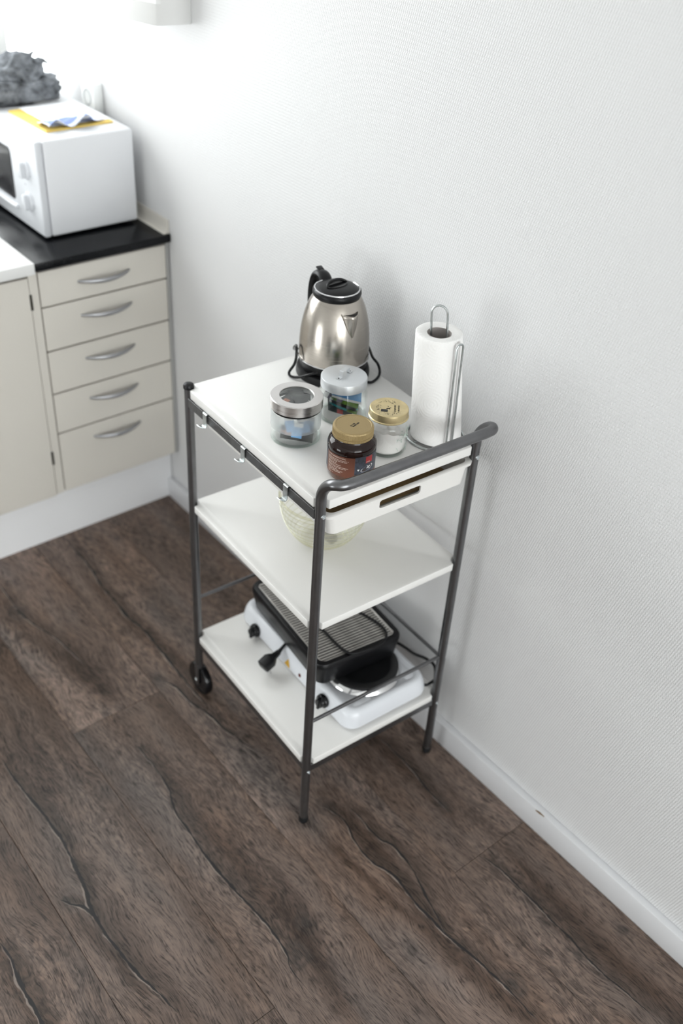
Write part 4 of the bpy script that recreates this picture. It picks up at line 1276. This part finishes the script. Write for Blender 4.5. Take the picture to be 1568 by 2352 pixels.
orn = MB()                                  # black ornament printed on the lid
rnd = random.Random(11)
ZL = 0.08905


def leaf(x, y, a, l, w):
    c, s = math.cos(a), math.sin(a)
    pts = [(0, 0), (l * 0.35, w), (l, 0), (l * 0.35, -w)]
    orn.add([(x + px * c - py * s, y + px * s + py * c, ZL) for px, py in pts], [(0, 3, 2, 1)])


for k in range(120):
    a = rnd.uniform(0, 2 * PI)
    if -0.6 < a - R(10) < 0.75 or 5.9 < a:
        continue
    r = rnd.gauss(0.0215, 0.0030)
    if r > 0.028:
        continue
    leaf(r * math.cos(a), r * math.sin(a), rnd.uniform(0, 6.3), rnd.uniform(0.0012, 0.0038), rnd.uniform(0.0003, 0.0008))
for lx, x0, x1 in ((0.0105, -0.013, 0.012), (0.0175, -0.011, 0.010)):     # two lines of script, as loops
    x = x0
    while x < x1:
        orn.add([(lx + 0.0017 * math.cos(q), x + 0.0009 * math.sin(q), ZL) for q in [2 * PI * i / 10 for i in range(10)]] + [(lx + 0.0011 * math.cos(q), x + 0.0004 * math.sin(q), ZL) for q in [2 * PI * i / 10 for i in range(10)]],
                [(i, (i + 1) % 10, 10 + (i + 1) % 10, 10 + i) for i in range(10)])
        x += rnd.choice((0.0016, 0.0019, 0.0028))
for k in range(9):
    leaf(0.0 + rnd.uniform(-0.003, 0.003), -0.002 + rnd.uniform(-0.005, 0.005), rnd.uniform(0, 6.3), 0.0045, 0.0012)
orn.build('lid_print', M_INK, ldo, rot=(0, 0, R(-40)))
sq = MB().add([(-0.0062, -0.0045, ZL + 0.0001), (0.0062, -0.0045, ZL + 0.0001), (0.0062, 0.0045, ZL + 0.0001), (-0.0062, 0.0045, ZL + 0.0001)], [(0, 1, 2, 3)])
sq.build('lid_badge', M_INK, ldo, loc=(-0.0145, -0.0035, 0), rot=(0, 0, R(-42)))
sg = MB()
nr, na = 12, 48
vs, fs = [(0, 0, 0.046)], []
for i in range(1, nr + 1):
    for j in range(na):
        a = 2 * PI * j / na
        r = 0.0366 * i / nr
        zz = 0.043 + 0.009 * math.sin(a - 2.0) * (i / nr) + 0.004 * noise.noise(Vector((r * 70 * math.cos(a), r * 70 * math.sin(a), 4)))
        vs.append((r * math.cos(a), r * math.sin(a), zz))
for j in range(na):
    fs.append((0, 1 + j, 1 + (j + 1) % na))
    for i in range(nr - 1):
        a, b = 1 + i * na, 1 + (i + 1) * na
        fs.append((a + j, b + j, b + (j + 1) % na, a + (j + 1) % na))
top = 1 + (nr - 1) * na
b0 = len(vs)
for rb, zb in ((0.0360, 0.012), (0.0325, 0.0062)):
    for j in range(na):
        a = 2 * PI * j / na
        vs.append((rb * math.cos(a), rb * math.sin(a), zb))
for j in range(na):
    k = (j + 1) % na
    fs += [(top + j, b0 + j, b0 + k, top + k), (b0 + j, b0 + na + j, b0 + na + k, b0 + k)]
fs.append(tuple(b0 + na + j for j in range(na)))
sg.add(vs, fs)
so = sg.build('sugar', M_SUGAR, loc=cw(DX, DY, ZT), rot=(0, 0, CR), ang=60)
tag(so, 'white sugar half filling the clear jar with the printed gold lid', 'sugar', kind='stuff')

# ================================================================== kitchen roll and its holder
RX, RY = 0.3146, 0.0609
TX, TY = -0.0264 / 0.225, -0.0031 / 0.225            # the roll leans a little
t = on_cart('paper_towel_roll', 'roll of white embossed kitchen paper leaning on the wire holder', 'paper roll', RX, RY, ZT + 0.0068)


def lean(r, z, a, k=1.0):
    return (r * math.cos(a) + TX * z, r * math.sin(a) + TY * z, z)


ang_ = [2 * PI * i / 72 for i in range(72)]
pb = MB()
prof = [(0.0225, 0.004), (0.047, 0.0), (0.0495, 0.001), (0.0488, 0.03), (0.0470, 0.09), (0.0448, 0.16), (0.0430, 0.215), (0.0425, 0.2235), (0.0405, 0.2252), (0.0330, 0.2246), (0.0225, 0.2225)]
pb.loft([[lean(r + 0.0004 * math.sin(7 * a + z * 20), z, a) for a in ang_] for r, z in prof], cap0=False, cap1=False)
pb.build('paper', M_TOWEL, t, ang=60)
cb_ = MB()
cb_.loft([[lean(r, z, a) for a in ang_] for r, z in ((0.0225, 0.002), (0.0225, 0.2228), (0.0212, 0.2226), (0.0212, 0.002), (0.0225, 0.002))], cap0=False, cap1=False)
cb_.build('cardboard_core', M_CARD, t)
t = on_cart('paper_towel_holder', 'zinc wire kitchen roll holder with a tall loop and a side arm', 'holder', RX, RY, ZT)
MB().tube([(0.056 * math.cos(a), 0.056 * math.sin(a), 0.0026) for a in ang_], 0.0024, 10, closed=True).build('base_ring', M_ZINC, t)
MB().tube([(-0.054, 0.0, 0.0045), (0.0, 0.0, 0.0045), (0.054, 0.0, 0.0045)], 0.0020, 8).build('cross_wire', M_ZINC, t)
lv = Vector((0.69, -0.72, 0))
hw = 0.0145
lp = []
for z in (0.0045, 0.06, 0.12, 0.18, 0.225, 0.255, 0.268):
    lp.append(Vector((TX * z, TY * z, z)) - lv * hw)
for k in range(1, 8):
    q = PI - PI * k / 8
    z = 0.268 + hw * math.sin(q) * 1.15
    lp.append(Vector((TX * z, TY * z, z)) + lv * (hw * math.cos(q)))
for z in (0.268, 0.255, 0.225, 0.18, 0.12, 0.06, 0.0045):
    lp.append(Vector((TX * z, TY * z, z)) + lv * hw)
MB().tube(lp, 0.0021, 10).build('loop', M_ZINC, t)
AXm = (-0.0138, -0.0545)
AT = (-0.0065, 0.0)
lp = []
hw = 0.0072
zs_ = (0.0026, 0.05, 0.10, 0.15, 0.19, 0.2200)
top_z = 0.2200
for z in zs_:
    lp.append(Vector((AXm[0] + AT[0] * z / 0.22 - hw, AXm[1], z)))
for k in range(1, 8):
    q = PI - PI * k / 8
    lp.append(Vector((AXm[0] + AT[0] + hw * math.cos(q), AXm[1], top_z + hw * math.sin(q))))
for z in reversed(zs_):
    lp.append(Vector((AXm[0] + AT[0] * z / 0.22 + hw, AXm[1], z)))
MB().tube(lp, 0.0020, 10).build('side_arm', M_ZINC, t)

# ================================================================== middle shelf: bowl
t = on_cart('glass_bowl', 'ribbed yellowish glass mixing bowl on the middle shelf', 'bowl', 0.172, 0.215, ZM)


def bowl_rz(f, dr=0.0, dz=0.0):
    return (0.0385 + dr + (0.0945 - 0.0385) * math.sin(f * PI / 2) ** 0.967, 0.003 + dz + 0.1075 * (1 - math.cos(f * PI / 2)) ** 0.80)


bp = [(0.0, 0.0), (0.032, 0.0), (0.0365, 0.0008)]
for i in range(121):
    r, z = bowl_rz(i / 120)
    rip = 0.0014 * math.sin(i / 120 * 2 * PI * 10)
    bp.append((r + rip, z - rip * 0.4))
bp += [(0.0962, 0.1115), (0.0970, 0.1135), (0.0962, 0.1150), (0.0940, 0.1155), (0.0920, 0.1145), (0.0915, 0.1110)]
bp += [bowl_rz(i / 20, -0.0032, 0.0035) for i in range(19, -1, -1)]
bp.append((0.0, 0.0062))
MB().lathe(bp, 72).build('glass', M_BOWL, t)
for k in range(10):                       # raised rings around the bowl
    r, z = bowl_rz((k + 0.6) / 10.2, 0.0012)
    MB().tube([(r * math.cos(a), r * math.sin(a), z) for a in ang_], 0.0010, 6, closed=True).build('rib', M_BOWLRIB, t)
MB().tube([(0.0945 * math.cos(a), 0.0945 * math.sin(a), 0.1128) for a in ang_], 0.0030, 10, closed=True).build('rim', M_BOWLRIB, t)

# ================================================================== bottom shelf: hotplate and table grill
M_HP = mat('hotplate_white_enamel', (0.74, 0.76, 0.80), 0.28, var=(4, 0.01))
t = on_cart('double_hotplate', 'white double hotplate lying on the lowest shelf under the black grill', 'hotplate', 0, 0, ZB)
HX0, HX1, HY0, HY1 = 0.114, 0.352, 0.004, 0.468
rg = []
for z, g in ((0.006, 0.006), (0.010, 0.001), (0.020, 0.0), (0.040, 0.004), (0.050, 0.008), (0.0545, 0.014), (0.0545, 0.022), (0.0515, 0.026)):
    rg.append([(x, y, z) for x, y in rrect(HX0 + g, HX1 - g, HY0 + g, HY1 - g, 0.034 - g * 0.5, 7)])
MB().loft(rg).build('body', M_HP, t, ang=40)
for x in (HX0 + 0.03, HX1 - 0.03):
    for y in (HY0 + 0.04, HY1 - 0.04):
        MB().lathe([(0.0, 0.0), (0.009, 0.0), (0.010, 0.008), (0.0, 0.008)], 14, (x, y)).build('foot', M_RUBBER, t)
for (x, y), r in (((0.236, 0.118), 0.083), ((0.236, 0.352), 0.083)):
    bu = MB().lathe([(r - 0.018, 0.0700), (r - 0.003, 0.0700), (r, 0.0680), (r, 0.0620), (0.0, 0.0620)], 56, (x, y)).lathe([(0.0, 0.0690), (r - 0.022, 0.0690), (r - 0.018, 0.0700)], 56, (x, y)).build('burner', mat('black_cast_iron', (0.008, 0.008, 0.009), 0.35, var=(60, 0.2)), t)
    MB().lathe([(r + 0.009, 0.0518), (r + 0.008, 0.0550), (r + 0.0005, 0.0625), (r - 0.004, 0.0625)], 56, (x, y)).build('drip_ring', M_CHROME, bu)
for (x0, x1, y0, y1) in ((0.146, 0.196, 0.022, 0.042), (0.296, 0.324, 0.030, 0.100), (0.146, 0.180, 0.225, 0.246)):
    MB().loft([[(x, y, z) for x, y in rrect(x0 + g, x1 - g, y0 + g, y1 - g, 0.008 - g * 0.5, 5)] for z, g in ((0.0505, 0.0), (0.0530, 0.0015), (0.0538, 0.004))]).build('raised_rib', M_HP, t, ang=60)
for y, z in ((0.3853, 0.021), (0.100, 0.030)):
    k = MB().lathe([(0.0, 0.0), (0.0165, 0.0), (0.0175, 0.003), (0.0165, 0.010), (0.0120, 0.012), (0.0110, 0.020), (0.0, 0.0205)], 28)
    k.box(-0.0145, 0.0145, -0.0032, 0.0032, 0.010, 0.0225)
    k.build('knob', M_BLACKG, t, bevel=0.0008, seg=1, loc=(HX0 + 0.002, y, z + 0.001), rot=(0, R(-90), R(8)))
MB().add([(0, -0.0115, -0.009), (0, 0.0115, -0.009), (0, 0.0, 0.0115)], [(0, 1, 2)]).build('warning_sticker', mat('yellow_sticker', (0.75, 0.42, 0.02), 0.4), t, loc=(HX0 + 0.0005, 0.2475, 0.0250), rot=(0, R(11), 0))
MB().lathe([(0.0, 0.0012), (0.0040, 0.0010), (0.0052, 0.0), (0.0052, -0.002), (0.0, -0.002)], 16).build('pilot_light', mat('dark_red_lens', (0.10, 0.006, 0.004), 0.15), t, loc=(HX0 + 0.0012, 0.198, 0.0250), rot=(0, R(-90 + 11), 0))
MB().tube(smooth_path([(0.345, 0.025, 0.016), (0.352, 0.017, 0.017), (0.366, 0.017, 0.018), (0.382, 0.022, 0.012), (0.3915, 0.030, -0.020), (0.3915, 0.030, -0.12), (0.3915, 0.030, -0.200)], 6), 0.0034, 10).build('cord', M_BLACK, t)

GZ = 0.0702
GR = R(-4.0)
t = on_cart('table_grill', 'black electric table grill with a steel grate stacked on the white hotplate', 'grill', 0.212 - (0.212 * math.cos(GR) - 0.10 * math.sin(GR)), 0.10 - (0.212 * math.sin(GR) + 0.10 * math.cos(GR)), ZB + GZ, rot=GR)
GX0, GX1, GY0, GY1 = 0.098, 0.327, 0.094, 0.425
rg = []
for z, g in ((0.0, 0.012), (0.003, 0.008), (0.030, 0.004), (0.052, 0.0), (0.060, 0.0), (0.0660, 0.003), (0.0672, 0.007), (0.0672, 0.013), (0.060, 0.014), (0.050, 0.016)):
    rg.append([(x, y, z) for x, y in rrect(GX0 + g, GX1 - g, GY0 + g, GY1 - g, 0.026 - g * 0.6, 6)])
MB().loft(rg).build('housing', M_BLACK, t, ang=45)
M_GRATE = mat('worn_steel_grate', (0.62, 0.60, 0.57), 0.36, 0.75, var=(30, 0.2))
gx0, gx1, gy0, gy1 = 0.1115, 0.3125, 0.108, 0.409
for a in ((gx0, gx0 + 0.005, gy0, gy1), (gx1 - 0.005, gx1, gy0, gy1), (gx0 + 0.005, gx1 - 0.005, gy0, gy0 + 0.005), (gx0 + 0.005, gx1 - 0.005, gy1 - 0.005, gy1)):
    MB().box(*a, 0.0610, 0.0655).build('grate_edge', M_GRATE, t, bevel=0.001, seg=1)
ym = gy0 + 0.0095
bar = None
while ym < gy1 - 0.005:
    if bar is None:
        bar = MB().tube([(gx0 + 0.004, 0, 0.0640), ((gx0 + gx1) / 2, 0, 0.0640), (gx1 - 0.004, 0, 0.0640)], 0.0021, 8).build('grate_bar', M_GRATE, t, loc=(0, ym, 0))
    else:
        c2 = bar.copy()
        COL.objects.link(c2)
        c2.parent = t
        c2.location = (0, ym, 0)
    ym += 0.0080
for x in (0.158, 0.212, 0.266):
    MB().box(x - 0.004, x + 0.004, gy0 + 0.004, gy1 - 0.004, 0.0590, 0.0620).build('grate_strut', mat('dark_strut', (0.06, 0.058, 0.055), 0.5, 0.6), t)
MB().box(gx0 + 0.004, gx1 - 0.004, gy0 + 0.004, gy1 - 0.004, 0.046, 0.0490).build('drip_tray', mat('dull_tray_metal', (0.34, 0.33, 0.31), 0.45, 0.6, var=(20, 0.3)), t)
gc = [(0.20, 0.30, 0.070), (0.1692, 0.1882 + 0.03, 0.0692), (0.1692, 0.1882, 0.0692), (0.1728, 0.1304, 0.0692), (0.1836, 0.0985, 0.0702), (0.2107, 0.0920, 0.0702), (0.2500, 0.0900, 0.0705), (0.2844, 0.1063, 0.0705), (0.2942, 0.1426, 0.0692), (0.2782, 0.197, 0.0692), (0.255, 0.26, 0.0692), (0.25, 0.35, 0.0692)]
MB().tube(smooth_path(gc, 6), 0.0031, 10).build('cord', M_BLACK, t)
MB().tube(smooth_path([(0.322, 0.16, 0.006), (0.345, 0.125, 0.0), (0.3625, 0.092, -0.010), (0.380, 0.068, -0.014), (0.391, 0.047, -0.025), (0.3940, 0.0410, -0.07), (0.3940, 0.0410, -0.16), (0.3940, 0.0410, -0.271)], 6), 0.0036, 10).build('cord', M_BLACK, t)
# its plug hangs over the hotplate's edge
pl = MB()
pl.loft([[(x, y, z) for x, y in rrect(-a, a, -b, b, min(a, b) * 0.55, 4)] for z, a, b in ((-0.018, 0.010, 0.013), (-0.016, 0.0125, 0.0160), (0.006, 0.0130, 0.0165), (0.014, 0.0105, 0.0125), (0.020, 0.0070, 0.0080), (0.036, 0.0058, 0.0058))])
po = pl.build('plug', M_BLACK, t, ang=50, loc=(0.060, 0.256, -0.0350), rot=(0, R(72), R(12)))
for dy in (-0.0095, 0.0095):
    MB().tube([(0.012, dy, -0.008), (0.022, dy, -0.008), (0.0295, dy, -0.008)], 0.0023, 10).build('pin', M_CHROME, po)
pc = [(0.090, 0.2625, -0.0258), (0.103, 0.266, -0.0185), (0.122, 0.272, -0.0115), (0.160, 0.2800, -0.0115), (0.190, 0.27, -0.0115)]
MB().tube(smooth_path(pc, 6), [0.0062, 0.006, 0.0056, 0.0052, 0.0048, 0.0045, 0.0042, 0.0039, 0.0036, 0.0034] + [0.0032] * 15, 10).build('cord', M_BLACK, t)
